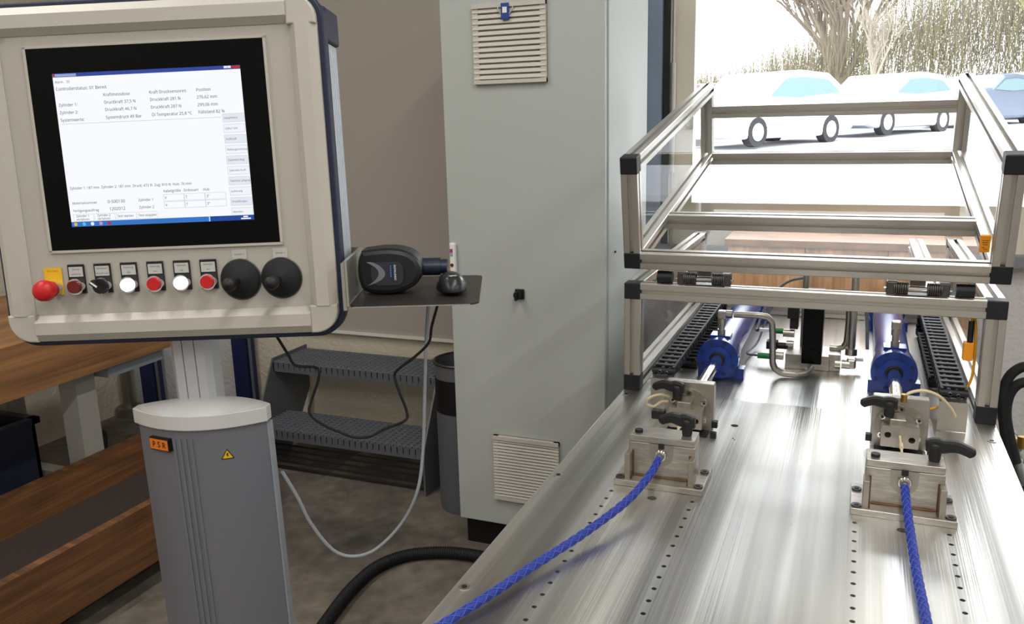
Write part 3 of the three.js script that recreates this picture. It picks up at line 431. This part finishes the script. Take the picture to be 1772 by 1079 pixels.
// ------------------------------------------------------------------ machine table
const W = 0.83;
{
  const t = thing('machine_table', 'wide brushed aluminium machine table with rows of threaded holes', 'machine table');
  const zf = 1.5, zb = -1.1;
  const sh = poly([[0, -zf], [W, -zf], [W, -zb], [0, -zb]]);
  const hole = (x, z, r) => { const h = new THREE.Path(); h.absarc(x, -z, r, 0, Math.PI * 2, true); sh.holes.push(h); };
  for (const [x, z0] of [[0.1315, 0.59], [0.28, 0.588], [0.55, 0.578], [0.693, 0.573]]) for (let z = z0; z < 1.4; z += 0.0338) hole(x, z, 0.0038);
  const big = [[0.209, 0.596], [0.623, 0.581], [0.299, 0.177]]; for (const [x, z] of big) hole(x, z, 0.0085);
  for (const [x, z] of [[0.306, 0.255], [0.31, 0.262]]) hole(x, z, 0.002);
  const g = ext(sh, 0.03, 0, 10).rotateX(-Math.PI / 2).translate(0, TT - 0.03, 0);
  { const a = g.attributes.position, n = g.attributes.normal, uv = g.attributes.uv; for (let i = 0; i < a.count; i++) uv.setXY(i, a.getX(i) * 1.15, a.getZ(i) * 0.33); }
  mesh('table_plate', g, M.plate, t);
  const scr = (x, z, r = 0.009) => { const s = mesh('screw', CY(r, 0.002, x, TT + 0.0005, z, 20), M.steel, t); mesh('socket', CY(r * 0.5, 0.0008, x, TT + 0.0017, z, 6), M.black, s); };
  for (const z of [0.038, 0.556, 0.983, 1.4]) { scr(0.016, z); scr(W - 0.02, z + 0.066); }
  for (const [x, z] of [[0.05, 0.05], [W - 0.05, 0.05], [0.05, 1.4], [W - 0.05, 1.4], [0.05, -1.0], [W - 0.05, -1.0]]) mesh('table_leg', B(0.08, TT - 0.03, 0.08, x, (TT - 0.03) / 2, z), M.greyPaint, t);
  mesh('table_apron', [B(W - 0.1, 0.1, 0.04, W / 2, TT - 0.085, zf - 0.1), B(0.04, 0.1, 2.3, 0.05, TT - 0.085, 0.2), B(0.04, 0.1, 2.3, W - 0.05, TT - 0.085, 0.2)], M.greyPaint, t);
}
// aluminium profile 40x40 with a slot in each side, along +z from 0 to len
const PR = 0.04;
const profShape = (() => { const h = PR / 2, s = 0.005, d = 0.011, c = 0.0015; const q = [[-h + c, -h], [-s, -h], [-s, -h + d], [s, -h + d], [s, -h], [h - c, -h], [h, -h + c]]; const pts = []; for (let k = 0; k < 4; k++) { const a = k * Math.PI / 2; for (const [x, y] of q) pts.push([x * Math.cos(a) - y * Math.sin(a), x * Math.sin(a) + y * Math.cos(a)]); } return poly(pts); })();
const prof = (a, b) => { const d = b.clone().sub(a), L = d.length(); d.normalize(); const up = Math.abs(d.y) > 0.9 ? V(0, 0, 1) : V(0, 1, 0); const x = up.clone().cross(d).normalize(), y = d.clone().cross(x); return ext(profShape, L).applyMatrix4(new THREE.Matrix4().makeBasis(x, y, d).setPosition(a)); };
const sheet = (x0, x1, y0, y1, z0, z1) => { const w = x1 - x0, h = y1 - y0, d = z1 - z0, m = Math.min(w, h, d); const g = m === w ? new THREE.PlaneGeometry(d, h).rotateY(Math.PI / 2) : m === h ? new THREE.PlaneGeometry(w, d).rotateX(-Math.PI / 2) : new THREE.PlaneGeometry(w, h); return g.translate((x0 + x1) / 2, (y0 + y1) / 2, (z0 + z1) / 2); };
const capG = (x, y, z) => RB(PR + 0.001, PR + 0.001, PR + 0.001, 0.003, x, y, z);
const h20 = PR / 2;
// lower guard
const H1 = 0.275, D1 = 0.98;
{
  const t = thing('guard_enclosure', 'aluminium profile guard box with clear panes around the cylinders', 'machine guard');
  const y = (v) => TT + v, zc = -h20, zr = -D1 + h20;
  for (const x of [h20, W - h20]) {
    mesh('post', prof(V(x, y(PR), zc), V(x, y(H1 - PR), zc)), M.alu, t);
    mesh('corner_cap', capG(x, y(H1 - h20), zc), M.capBlack, t); mesh('corner_cap', capG(x, y(h20 + 0.0006), zc), M.capBlack, t);
    mesh('rear_post', prof(V(x, y(PR), zr), V(x, y(H1 - PR), zr)), M.alu, t); mesh('corner_cap', capG(x, y(H1 - h20), zr), M.capBlack, t); mesh('corner_cap', capG(x, y(h20 + 0.0006), zr), M.capBlack, t);
    mesh('side_rail', prof(V(x, y(H1 - h20), zr + h20), V(x, y(H1 - h20), zc - h20)), M.alu, t); mesh('side_rail', prof(V(x, y(h20 + 0.0006), zr + h20), V(x, y(h20 + 0.0006), zc - h20)), M.alu, t);
    mesh('side_pane', sheet(x - 0.002, x + 0.002, y(PR - 0.004), y(H1 - PR + 0.004), zr + h20, zc - h20), M.acrylic, t);
  }
  mesh('front_rail', prof(V(PR, y(H1 - h20), zc), V(W - PR, y(H1 - h20), zc)), M.alu, t);
  mesh('rear_rail', prof(V(PR, y(h20 + 0.0006), zr), V(W - PR, y(h20 + 0.0006), zr)), M.alu, t);
  mesh('rear_pane', sheet(PR, W - PR, y(PR), y(H1 - PR), zr - 0.002, zr + 0.002), M.acrylic, t);
  mesh('top_rail', prof(V(0.7, y(H1 - h20), zr + h20), V(0.7, y(H1 - h20), zc - h20)), M.alu, t);
  // sprung hinges and rubber stops in the gap to the lid
  for (const x of [0.193, 0.655]) {
    const hb = mesh('hinge', [RB(0.022, 0.03, 0.026, 0.003, x - 0.052, y(H1 + 0.017), -0.015), RB(0.022, 0.03, 0.026, 0.003, x + 0.052, y(H1 + 0.017), -0.015), B(0.03, 0.012, 0.02, x, y(H1 + 0.03), -0.018), B(0.09, 0.004, 0.03, x, y(H1 + 0.002), -0.018)], M.steelDark, t);
    mesh('hinge_pin', [CX(0.006, 0.12, x, y(H1 + 0.016), -0.012), CX(0.003, 0.136, x, y(H1 + 0.016), -0.012)], M.chrome, hb);
    for (const s of [-1, 1]) mesh('hinge_spring', Array.from({ length: 7 }, (_, i) => new THREE.TorusGeometry(0.0125, 0.0021, 8, 22).rotateY(Math.PI / 2).translate(x + s * (0.021 + i * 0.0043), y(H1 + 0.016), -0.012)), i2(s), hb);
  }
  for (const x of [0.098, 0.748]) mesh('rubber_stop', [CX(0.015, 0.036, x, y(H1 + 0.016), -0.018), CX(0.0155, 0.004, x - 0.008, y(H1 + 0.016), -0.018), CX(0.0155, 0.004, x + 0.008, y(H1 + 0.016), -0.018)], M.capBlack, t);
  mesh('hinge_strip', sheet(PR, W - PR, y(H1 + 0.001), y(H1 + 0.03), -0.032, -0.03), M.acrylic, t);
  const sw = mesh('safety_switch', RB(0.02, 0.04, 0.022, 0.002, W - 0.064, y(0.155), -0.03), M.orange, t); mesh('switch_plug', CY(0.006, 0.05, W - 0.062, y(0.198), -0.03, 12), M.black, sw); mesh('switch_lead', tube([V(W - 0.062, y(0.215), -0.03), V(W - 0.06, y(0.235), -0.03), V(W - 0.052, y(0.2), -0.034), V(W - 0.05, y(0.1), -0.036), V(W - 0.07, y(0.055), -0.03), V(W - 0.12, y(0.02), -0.02), V(W - 0.2, y(0.02), 0.03), V(W - 0.225, y(0.05), 0.0)], 0.003, 60, 8), M.yellowCable, sw);
}
function i2() { return M.steelDark; }
{ // wooden sideboard between the machine and the window wall
  const t = thing('wooden_sideboard', 'wood-fronted sideboard behind the machine under the window', 'sideboard');
  const x0 = 0.09, x1 = 0.9;
  mesh('sideboard_top', uvM(BB(x0 - 0.01, x1 + 0.01, TT + 0.205, TT + 0.23, -1.43, -1.13), 0.9), M.bench, t);
  for (let k = 0; k < 3; k++) mesh('sideboard_door', uvM(BB(x0 + 0.002 + k * 0.27, x0 + 0.268 + k * 0.27, 0.1, TT + 0.203, -1.16, -1.14), 0.9, 0.9, true), M.laminate, t);
  mesh('sideboard_body', BB(x0, x1, 0.08, TT + 0.205, -1.42, -1.16), M.laminate, t); mesh('sideboard_plinth', BB(x0 + 0.02, x1 - 0.02, 0, 0.08, -1.4, -1.18), M.black, t);
}
// lid, folded back over the guard on its front hinge
{
  const t = thing('folded_guard_cover', 'open aluminium profile lid with clear panes folded back above the guard', 'machine lid');
  t.position.set(0, TT + H1 + 0.036, 0); t.rotation.x = rad(10.28);
  const H2 = 0.2746, D = 1.1075, vt = 0.2016;
  for (const x of [h20, W - h20]) {
    mesh('post', prof(V(x, PR, -h20), V(x, H2 - PR, -h20)), M.alu, t); mesh('corner_cap', capG(x, h20, -h20), M.capBlack, t); mesh('corner_cap', capG(x, H2 - h20, -h20), M.capBlack, t);
    mesh('top_side_rail', prof(V(x, H2 - h20, -D), V(x, H2 - h20, -PR)), M.alu, t); mesh('bottom_side_rail', prof(V(x, h20, -D), V(x, h20, -PR)), M.alu, t);
    mesh('rear_post', prof(V(x, PR, -D + h20), V(x, H2 - PR, -D + h20)), M.alu, t);
    mesh('side_pane', sheet(x - 0.002, x + 0.002, PR - 0.004, H2 - PR + 0.004, -D + PR, -PR), M.acrylic, t);
    mesh('rail_end_cap', B(PR, PR, 0.002, x, H2 - h20, -D - 0.001), M.capBlack, t);
  }
  mesh('front_rail', prof(V(PR, h20, -h20), V(W - PR, h20, -h20)), M.alu, t);
  mesh('rear_rail', prof(V(PR, h20, -D + h20), V(W - PR, h20, -D + h20)), M.alu, t); mesh('rear_rail', prof(V(PR, vt - h20, -D + h20), V(W - PR, vt - h20, -D + h20)), M.alu, t);
  mesh('cross_rail', prof(V(PR, h20, -0.342), V(W - PR, h20, -0.342)), M.alu, t);
  mesh('rear_pane', sheet(PR, W - PR, PR - 0.004, vt - PR + 0.004, -D + h20 - 0.002, -D + h20 + 0.002), M.acrylic, t);
  mesh('floor_pane', sheet(PR - 0.004, W - PR + 0.004, h20 - 0.002, h20 + 0.002, -0.322, -PR), M.acrylic, t); mesh('floor_pane', sheet(PR - 0.004, W - PR + 0.004, h20 - 0.002, h20 + 0.002, -D + PR, -0.362), M.acrylic, t);
  const s = mesh('safety_tag', RB(0.02, 0.038, 0.01, 0.002, W - 0.052, 0.075, -0.045), M.orange, t);
  mesh('tag_print', quad(0.016, 0.03, W - 0.052, 0.075, -0.0398), std(0xffffff, 0.5, 0, { map: canvasTex(96, 180, (c) => { c.fillStyle = '#e8920f'; c.fillRect(0, 0, 96, 180); c.fillStyle = '#3a2508'; for (const [x, y, w] of [[14, 40, 26], [50, 40, 32], [14, 64, 66], [24, 92, 52], [14, 130, 30], [30, 152, 46]]) c.fillRect(x, y, w, 9); }) }), s);
}

// ------------------------------------------------------------------ cylinders with their force plates
const AX = TT + 0.062;
function zylinder(x, label, fitX, rodEnd) {
  const t = thing('hydraulic_cylinder', label, 'hydraulic cylinder', 'pair of blue cylinders');
  const zf = -0.13;
  mesh('flange', [CZ(0.052, 0.03, x, AX, zf - 0.015, 48), CZ(0.034, 0.006, x, AX, zf + 0.003, 40)], M.cylBlue, t);
  mesh('barrel', CZ(0.042, 0.66, x, AX, zf - 0.36, 40), M.cylBlue, t);
  mesh('end_cap', [CZ(0.052, 0.06, x, AX, zf - 0.7, 40)], M.cylBlue, t);
  mesh('collar', [CZ(0.048, 0.05, x, AX, zf - 0.055, 40), B(0.05, 0.02, 0.045, x, AX + 0.044, zf - 0.055)], M.cylBlue, t);
  mesh('foot', [BB(x - 0.055, x + 0.062, TT + 0.0005, TT + 0.03, zf - 0.07, zf - 0.035), BB(x - 0.055, x + 0.062, TT + 0.0005, TT + 0.03, zf - 0.72, zf - 0.68)], M.cylBlue, t);
  mesh('rod', CZ(0.015, rodEnd - zf + 0.01, x, AX, (rodEnd + zf - 0.01) / 2, 32), M.chrome, t);
  mesh('wiper_seal', new THREE.TorusGeometry(0.017, 0.003, 8, 28).translate(x, AX, zf + 0.006), M.black, t);
  for (let i = 0; i < 8; i++) { const a = i * Math.PI / 4 + 0.4; mesh('flange_bolt', CZ(0.0045, 0.005, x + 0.043 * Math.cos(a), AX + 0.043 * Math.sin(a), zf + 0.002, 10), std(0x14235c, 0.4), t); }
  const f = mesh('port_fitting', [CY(0.011, 0.012, x, AX + 0.06, zf - 0.055, 6), CY(0.008, 0.035, x, AX + 0.075, zf - 0.055, 16), CY(0.012, 0.014, x, AX + 0.088, zf - 0.055, 6), RB(0.022, 0.022, 0.022, 0.004, x, AX + 0.105, zf - 0.055)], M.steel, t);
  if (fitX) mesh('port_union', CX(0.011, 0.016, x + fitX * 0.018, AX + 0.107, zf - 0.055, 6), M.steel, f);
  return t;
}
const X1 = 0.213, X2 = 0.627;
zylinder(X1, 'blue hydraulic cylinder with chrome rod beside the chain next to the cabinet', 1, 0.211);
zylinder(X2, 'blue hydraulic cylinder with chrome rod beside the orange safety switch', 0, 0.186);
const leverShape = (L) => { const s = new THREE.Shape(); s.moveTo(-0.011, -0.006); s.lineTo(-0.011, 0.008); s.quadraticCurveTo(0, 0.014, 0.012, 0.009); s.bezierCurveTo(0.03, 0.012, L * 0.6, 0.012, L, 0.002); s.quadraticCurveTo(L + 0.004, -0.004, L - 0.004, -0.007); s.bezierCurveTo(L * 0.6, 0.0, 0.03, 0.0, 0.012, -0.006); s.closePath(); return s; };
function lever(parent, pos, ang, L = 0.062) {   // post with a bent black handle
  const g = new THREE.Group(); g.name = 'clamp_lever'; parent.add(g); g.position.copy(pos); g.rotation.y = ang;
  mesh('lever_hub', [new THREE.LatheGeometry([[0.0085, 0], [0.0095, 0.004], [0.0105, 0.022], [0.011, 0.03], [0.006, 0.033], [0, 0.033]].map((q) => new THREE.Vector2(...q)), 20)], M.black, g);
  mesh('lever_handle', ext(leverShape(L), 0.009, 0.0035).translate(0, 0.026, -0.0045), M.black, g);
  mesh('lever_screw', CY(0.0045, 0.004, 0, 0.0345, 0, 12), M.rubber, g);
}
function forcePlate(x, z, label, n, leverAng) {
  const t = thing('force_plate', label, 'fixture', 'force plates on the piston rods'); t.position.set(x, TT + 0.0005, z);
  mesh('square_plate', ext(rrect(0.104, 0.104, 0.004), 0.022, 0.001).translate(0, 0.056, -0.012), M.machined, t);
  mesh('top_print', new THREE.PlaneGeometry(0.05, 0.012).rotateX(-Math.PI / 2).translate(0, 0.1092, 0), std(0xffffff, 0.4, 0.4, { map: printTex(256, 64, '#a8a298', '#2b2724', ['Zylinder ' + n], 'sans-serif', 0.62, 'bold ') }), t);
  mesh('load_ring', [CZ(0.046, 0.008, 0, 0.05, 0.014, 48), CZ(0.032, 0.012, 0, 0.05, 0.016, 40)], M.rawSteel, t);
  for (let i = 0; i < 6; i++) { const a = i * Math.PI / 3 + 0.5; const s = mesh('ring_screw', CZ(0.0062, 0.007, 0.039 * Math.cos(a), 0.05 + 0.039 * Math.sin(a), 0.0205, 16), M.chrome, t); mesh('socket', CZ(0.003, 0.001, 0.039 * Math.cos(a), 0.05 + 0.039 * Math.sin(a), 0.0245, 6), M.black, s); }
  const jaw = rrect(0.07, 0.044, 0.002, 0, 0.04); for (const [bx, by] of [[-0.022, 0.043], [0.022, 0.036]]) { const h = new THREE.Path(); h.absarc(bx, by, 0.0062, 0, Math.PI * 2, true); jaw.holes.push(h); }
  mesh('jaw_block', [ext(jaw, 0.03, 0, 10).translate(0, 0, 0.021), RB(0.03, 0.018, 0.026, 0.002, -0.005, 0.066, 0.034)], M.machined, t);
  mesh('pull_wire', [rod(V(0, 0.042, 0.05), V(0, 0.046, 0.235), 0.0022), rod(V(0, 0.045, 0.1), V(0, 0.0455, 0.125), 0.0036)], M.cream, t);
  mesh('slide_foot', [B(0.09, 0.004, 0.05, 0, 0.002, 0.02), B(0.012, 0.014, 0.014, 0.056, 0.02, 0.01), B(0.012, 0.014, 0.014, -0.056, 0.02, 0.01), B(0.012, 0.012, 0.012, 0.058, 0.006, 0.04)], M.capBlack, t);
  lever(t, V(-0.022, 0.076, 0.034), leverAng, 0.05);
  mesh('sensor_lead', tube(n === 1 ? [V(-0.04, 0.075, 0.02), V(-0.06, 0.082, 0.03), V(-0.085, 0.07, 0.03), V(-0.09, 0.055, 0.025), V(-0.075, 0.05, 0.02), V(-0.06, 0.06, 0.015), V(-0.045, 0.06, 0.01)] : [V(0.005, 0.112, 0.012), V(0.015, 0.122, 0.01), V(0.04, 0.125, 0.0), V(0.07, 0.11, -0.02), V(0.095, 0.08, -0.04), V(0.105, 0.06, -0.05)], 0.0032, 50, 8), M.cream, t);
  mesh('sensor_plug', n === 1 ? RB(0.03, 0.02, 0.02, 0.003, -0.066, 0.03, 0.012) : CY(0.006, 0.016, 0.004, 0.11, 0.012, 8), n === 1 ? M.black : M.brass, t);
}
forcePlate(0.208, 0.225, 'square steel force plate with a cream lead looped at its side', 1, Math.PI * 0.97);
forcePlate(0.628, 0.2, 'square steel force plate with a cream lead arching from its top', 2, Math.PI * 1.0);

// cable clamp fixtures
function clamp(x, z, label, leverPos, leverAng, LL) {      // z: front edge of the base
  const t = thing('cable_clamp', label, 'fixture', 'cable clamps bolted to the table'); t.position.set(x, TT, z);
  mesh('base_plate', RB(0.165, 0.012, 0.11, 0.0015, 0, 0.006, -0.055), M.machined, t);
  mesh('clamp_block', RB(0.124, 0.066, 0.05, 0.002, 0, 0.045, -0.057), M.machined, t);
  mesh('clamp_top', RB(0.122, 0.013, 0.052, 0.0015, 0, 0.085, -0.058), M.machined, t);
  mesh('slot_face', ext((() => { const s = new THREE.Shape(); s.moveTo(-0.022, 0.078); s.lineTo(-0.022, 0.058); s.absarc(0, 0.058, 0.022, Math.PI, 0, false); s.lineTo(0.022, 0.078); s.closePath(); return s; })(), 0.0012).translate(0, 0, -0.0322), M.rawSteel, t);
  mesh('slot_shade', B(0.011, 0.01, 0.002, 0, 0.0745, -0.0312), M.black, t);  // black patch painted for the dark of the opening above the gland
  const g = mesh('cable_gland', [CZ(0.011, 0.008, 0, 0.059, -0.028, 6), CZ(0.008, 0.012, 0, 0.059, -0.02, 20), CZ(0.005, 0.014, 0, 0.058, -0.01, 16)], M.steel, t); mesh('gland_ring', new THREE.TorusGeometry(0.0088, 0.002, 8, 24).translate(0, 0.059, -0.024), M.chrome, g);
  for (const s of [-1, 1]) {
    mesh('gusset', RB(0.01, 0.05, 0.032, 0.001, s * 0.059, 0.036, -0.024), M.rawSteel, t);
    mesh('weld_bead', [rod(V(s * 0.0535, 0.013, -0.0315), V(s * 0.0535, 0.062, -0.0315), 0.0022, 6), rod(V(s * 0.0535, 0.0125, -0.03), V(s * 0.0535, 0.0125, -0.009), 0.0022, 6)], M.weld, t);
  }
  mesh('weld_bead', rod(V(-0.05, 0.0125, -0.031), V(0.05, 0.0125, -0.031), 0.0026, 6), M.weld, t);
  for (const [sx, sz] of [[-0.073, -0.012], [0.073, -0.012], [-0.073, -0.082], [0.073, -0.082]]) { const s = mesh('screw', CY(0.0085, 0.004, sx, 0.013, sz, 20), M.steelDark, t); mesh('socket', CY(0.0045, 0.001, sx, 0.0153, sz, 6), M.black, s); }
  mesh('screw', CY(0.0075, 0.006, -0.047, 0.094, -0.05, 16), M.black, t);
  lever(t, V(leverPos[0], 0.0915, leverPos[1]), leverAng, LL);
}
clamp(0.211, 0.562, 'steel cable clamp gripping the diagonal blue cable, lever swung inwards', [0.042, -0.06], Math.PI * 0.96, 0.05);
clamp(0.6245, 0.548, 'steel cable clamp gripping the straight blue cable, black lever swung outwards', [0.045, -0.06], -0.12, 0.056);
// braided blue cables
function braid(pts, label) {
  const c = new THREE.CatmullRomCurve3(pts), t = thing('braided_cable', label, 'cable', 'blue braided cables');
  mesh('cable_core', new THREE.TubeGeometry(c, 160, 0.0062, 14), std(0x1d2d84, 0.55), t);
  const n = 900, P0 = c.getSpacedPoints(n), geos = []; const fr = c.computeFrenetFrames(n);
  for (const dir of [1, -1]) for (let k = 0; k < 3; k++) { const q = []; for (let i = 0; i <= n; i += 2) { const a = dir * i * 0.09 + k * 2.094; q.push(P0[i].clone().addScaledVector(fr.normals[i], 0.0062 * Math.cos(a)).addScaledVector(fr.binormals[i], 0.0062 * Math.sin(a))); } geos.push(new THREE.TubeGeometry(new THREE.CatmullRomCurve3(q), 900, 0.0011, 4)); }
  const b = mesh('cable_braid', geos, std(0x3048a8, 0.5), t); b.userData.kind = 'stuff';
}
braid([V(0.211, TT + 0.058, 0.552), V(0.209, TT + 0.052, 0.6), V(0.19, TT + 0.035, 0.68), V(0.15, TT + 0.022, 0.79), V(0.1, TT + 0.016, 0.92), V(0.06, TT + 0.012, 1.03), V(0.02, TT + 0.009, 1.13), V(-0.02, TT + 0.006, 1.22), V(-0.06, TT - 0.06, 1.3)], 'blue braided cable running diagonally to the table edge');
braid([V(0.6245, TT + 0.058, 0.538), V(0.6255, TT + 0.05, 0.58), V(0.629, TT + 0.035, 0.65), V(0.634, TT + 0.02, 0.75), V(0.64, TT + 0.012, 0.85), V(0.645, TT + 0.009, 1.0), V(0.65, TT + 0.009, 1.2)], 'blue braided cable running straight along the table');

// ------------------------------------------------------------------ cable chains
function chain(x, label, zn) {
  const t = thing('cable_chain', label, 'cable chain', 'black cable chains in the guard');
  const w = 0.046, p = 0.036; const linkG = [B(0.005, 0.022, p * 1.08, -w / 2, 0, 0), B(0.005, 0.022, p * 1.08, w / 2, 0, 0), B(w, 0.003, p * 0.42, 0, 0.0105, 0), B(w, 0.003, p * 0.42, 0, -0.0105, 0), CX(0.007, w + 0.009, 0, 0, p * 0.42, 10)];
  const lg = mergeGeometries(linkG.map(prep));
  const put = (y, z, rx) => { const m = mesh('chain_link', lg, M.capBlack, t); m.position.set(x, y, z); m.rotation.x = rx; };
  for (let z = zn; z > -0.72; z -= p) put(TT + 0.082, z, 0);
  for (let z = zn - 0.3; z > -0.72; z -= p) put(TT + 0.0165, z, 0);
  for (let k = 0; k < 5; k++) { const a = (k + 0.5) / 5 * Math.PI; put(TT + 0.05 + 0.032 * Math.cos(a), -0.735 - 0.032 * Math.sin(a), a); }
  mesh('end_bracket', [B(w + 0.01, 0.003, 0.05, x, TT + 0.069, zn + 0.02), B(w + 0.01, 0.068, 0.003, x, TT + 0.0355, zn + 0.03)], M.steel, t);
  mesh('chain_cable', [tube([V(x - 0.008, TT + 0.082, zn + 0.03), V(x - 0.008, TT + 0.082, -0.3), V(x - 0.008, TT + 0.082, -0.7)], 0.004, 20, 6), tube([V(x + 0.008, TT + 0.08, zn + 0.03), V(x + 0.008, TT + 0.08, -0.3), V(x + 0.008, TT + 0.08, -0.7)], 0.0035, 20, 6)], M.greyPlastic, t);
}
chain(0.118, 'black cable chain along the inside of the guard beside the cabinet', 0.06); chain(0.737, 'black cable chain beside the orange safety switch', 0.04);

// ------------------------------------------------------------------ hydraulic manifold between the cylinders
{
  const t = thing('valve_manifold', 'aluminium valve manifold with black servo valve and bent steel pipes', 'valve unit');
  const z0 = -0.31;
  mesh('manifold_block', [RB(0.112, 0.04, 0.1, 0.001, 0.422, TT + 0.0205, z0 - 0.05), RB(0.03, 0.045, 0.05, 0.001, 0.49, TT + 0.023, z0 - 0.03)], M.machined, t);
  mesh('servo_valve', [RB(0.05, 0.19, 0.09, 0.003, 0.433, TT + 0.115, z0 - 0.03), CZ(0.018, 0.004, 0.433, TT + 0.045, z0 + 0.017, 30)], M.blackGloss, t);
  mesh('second_valve', [RB(0.03, 0.05, 0.05, 0.002, 0.375, TT + 0.14, z0 - 0.12), RB(0.022, 0.03, 0.04, 0.002, 0.378, TT + 0.1, z0 - 0.12)], M.black, t);
  const pipe = (pts, r) => mesh('pipe', tube(pts, r, 80, 12, 0.15), M.tubeSteel, t);
  pipe([V(X1 + 0.03, AX + 0.107, -0.185), V(0.3, AX + 0.108, -0.186), V(0.325, AX + 0.105, -0.19), V(0.337, AX + 0.09, -0.195), V(0.34, AX + 0.05, -0.2), V(0.342, AX - 0.02, -0.21), V(0.348, TT + 0.024, -0.215), V(0.365, TT + 0.012, -0.22), V(0.4, TT + 0.01, -0.225), V(0.425, TT + 0.012, -0.24), V(0.435, TT + 0.02, -0.27)], 0.0085);
  pipe([V(0.405, TT + 0.04, -0.4), V(0.405, TT + 0.25, -0.4)], 0.008);
  pipe([V(0.53, TT + 0.06, -0.33), V(0.53, TT + 0.25, -0.34)], 0.0095);
  pipe([V(0.475, TT + 0.05, -0.37), V(0.495, TT + 0.05, -0.37), V(0.51, TT + 0.055, -0.37), V(0.517, TT + 0.07, -0.37), V(0.519, TT + 0.12, -0.37), V(0.519, TT + 0.2, -0.37)], 0.008);
  mesh('pipe_elbow', [CX(0.013, 0.014, 0.499, TT + 0.022, -0.315, 6), CX(0.012, 0.02, 0.518, TT + 0.022, -0.315, 6), RB(0.024, 0.026, 0.024, 0.006, 0.532, TT + 0.024, -0.32), CY(0.017, 0.018, 0.53, TT + 0.055, -0.328, 6)], M.steel, t);
  mesh('pressure_sensor', [CX(0.011, 0.03, 0.345, TT + 0.028, -0.33, 20), CX(0.009, 0.02, 0.372, TT + 0.05, -0.38, 16), CX(0.011, 0.03, 0.365, TT + 0.07, -0.42, 16)], M.steel, t);
  mesh('sensor_plug', [CX(0.008, 0.04, 0.312, TT + 0.024, -0.33, 14), CX(0.008, 0.03, 0.335, TT + 0.075, -0.42, 14), CX(0.006, 0.02, 0.55, TT + 0.026, -0.36, 12)], M.green, t);
  mesh('solenoid', [RB(0.03, 0.022, 0.03, 0.002, 0.325, TT + 0.045, -0.38), CX(0.009, 0.03, 0.352, TT + 0.043, -0.38)], M.black, t);
  mesh('white_tag', [B(0.03, 0.008, 0.01, 0.3, TT + 0.075, -0.42), B(0.02, 0.008, 0.01, 0.552, TT + 0.03, -0.345)], M.white, t);
  mesh('sensor_lead', [tube([V(0.29, TT + 0.024, -0.33), V(0.26, TT + 0.02, -0.36), V(0.275, TT + 0.02, -0.5), V(0.3, TT + 0.1, -0.6), V(0.36, TT + 0.15, -0.55)], 0.003, 40, 6), tube([V(0.285, TT + 0.075, -0.42), V(0.27, TT + 0.06, -0.5), V(0.29, TT + 0.12, -0.6), V(0.34, TT + 0.18, -0.6), V(0.4, TT + 0.2, -0.6)], 0.004, 40, 6), tube([V(0.46, TT + 0.2, -0.36), V(0.53, TT + 0.2, -0.4), V(0.56, TT + 0.15, -0.42), V(0.57, TT + 0.05, -0.38)], 0.005, 40, 6)], M.greyPlastic, t);
}

// ------------------------------------------------------------------ hoses and fittings beside the table
{
  const t = thing('hydraulic_unit', 'dark hydraulic pump unit with fittings on the floor beside the table', 'hydraulic unit');
  mesh('tank', RB(0.5, 0.5, 0.9, 0.01, 1.15, 0.275, 0.05), M.greyPlastic, t); mesh('tank_feet', [B(0.4, 0.03, 0.06, 1.15, 0.015, -0.3), B(0.4, 0.03, 0.06, 1.15, 0.015, 0.4)], M.black, t);
  const m = mesh('unit_block', RB(0.16, 0.14, 0.3, 0.004, 1.0, 0.595, 0.1), M.steelDark, t);
  const q = (u, v) => onX(u, v, 0.93);
  mesh('fitting', [rod(q(1729, 716), q(1742, 740), 0.011, 12), rod(q(1740, 737), q(1752, 757), 0.016, 6), rod(q(1752, 757), q(1760, 775), 0.012, 12)], M.steel, t);
  mesh('valve_cap', [rod(q(1748, 800), q(1752, 780), 0.012, 16), rod(q(1768, 775), q(1770, 755), 0.012, 6)], M.brass, t);
  mesh('yellow_tag', B(0.012, 0.03, 0.01).translate(...q(1758, 768).toArray()), M.yellow, t); mesh('red_tag', B(0.01, 0.008, 0.02).translate(...q(1763, 806).toArray()), M.red, t);
  mesh('bracket', [rod(q(1762, 800), q(1772, 850), 0.02, 4), rod(q(1750, 775), q(1764, 805), 0.014, 6)], M.steelDark, t);
  const hz = (u, v) => onZ(u, v, -0.2);
  mesh('hose', tube([hz(1800, 634), hz(1772, 634), hz(1752, 645), hz(1740, 664), hz(1735, 690), hz(1738, 735), hz(1748, 800)], 0.012, 60, 12), M.rubber, t);
  mesh('hose', tube([hz(1800, 662), hz(1772, 661), hz(1755, 670), hz(1744, 690), hz(1741, 720), hz(1748, 760), hz(1758, 800)], 0.012, 60, 12), M.rubber, t);
}
renderer.render(scene, camera);
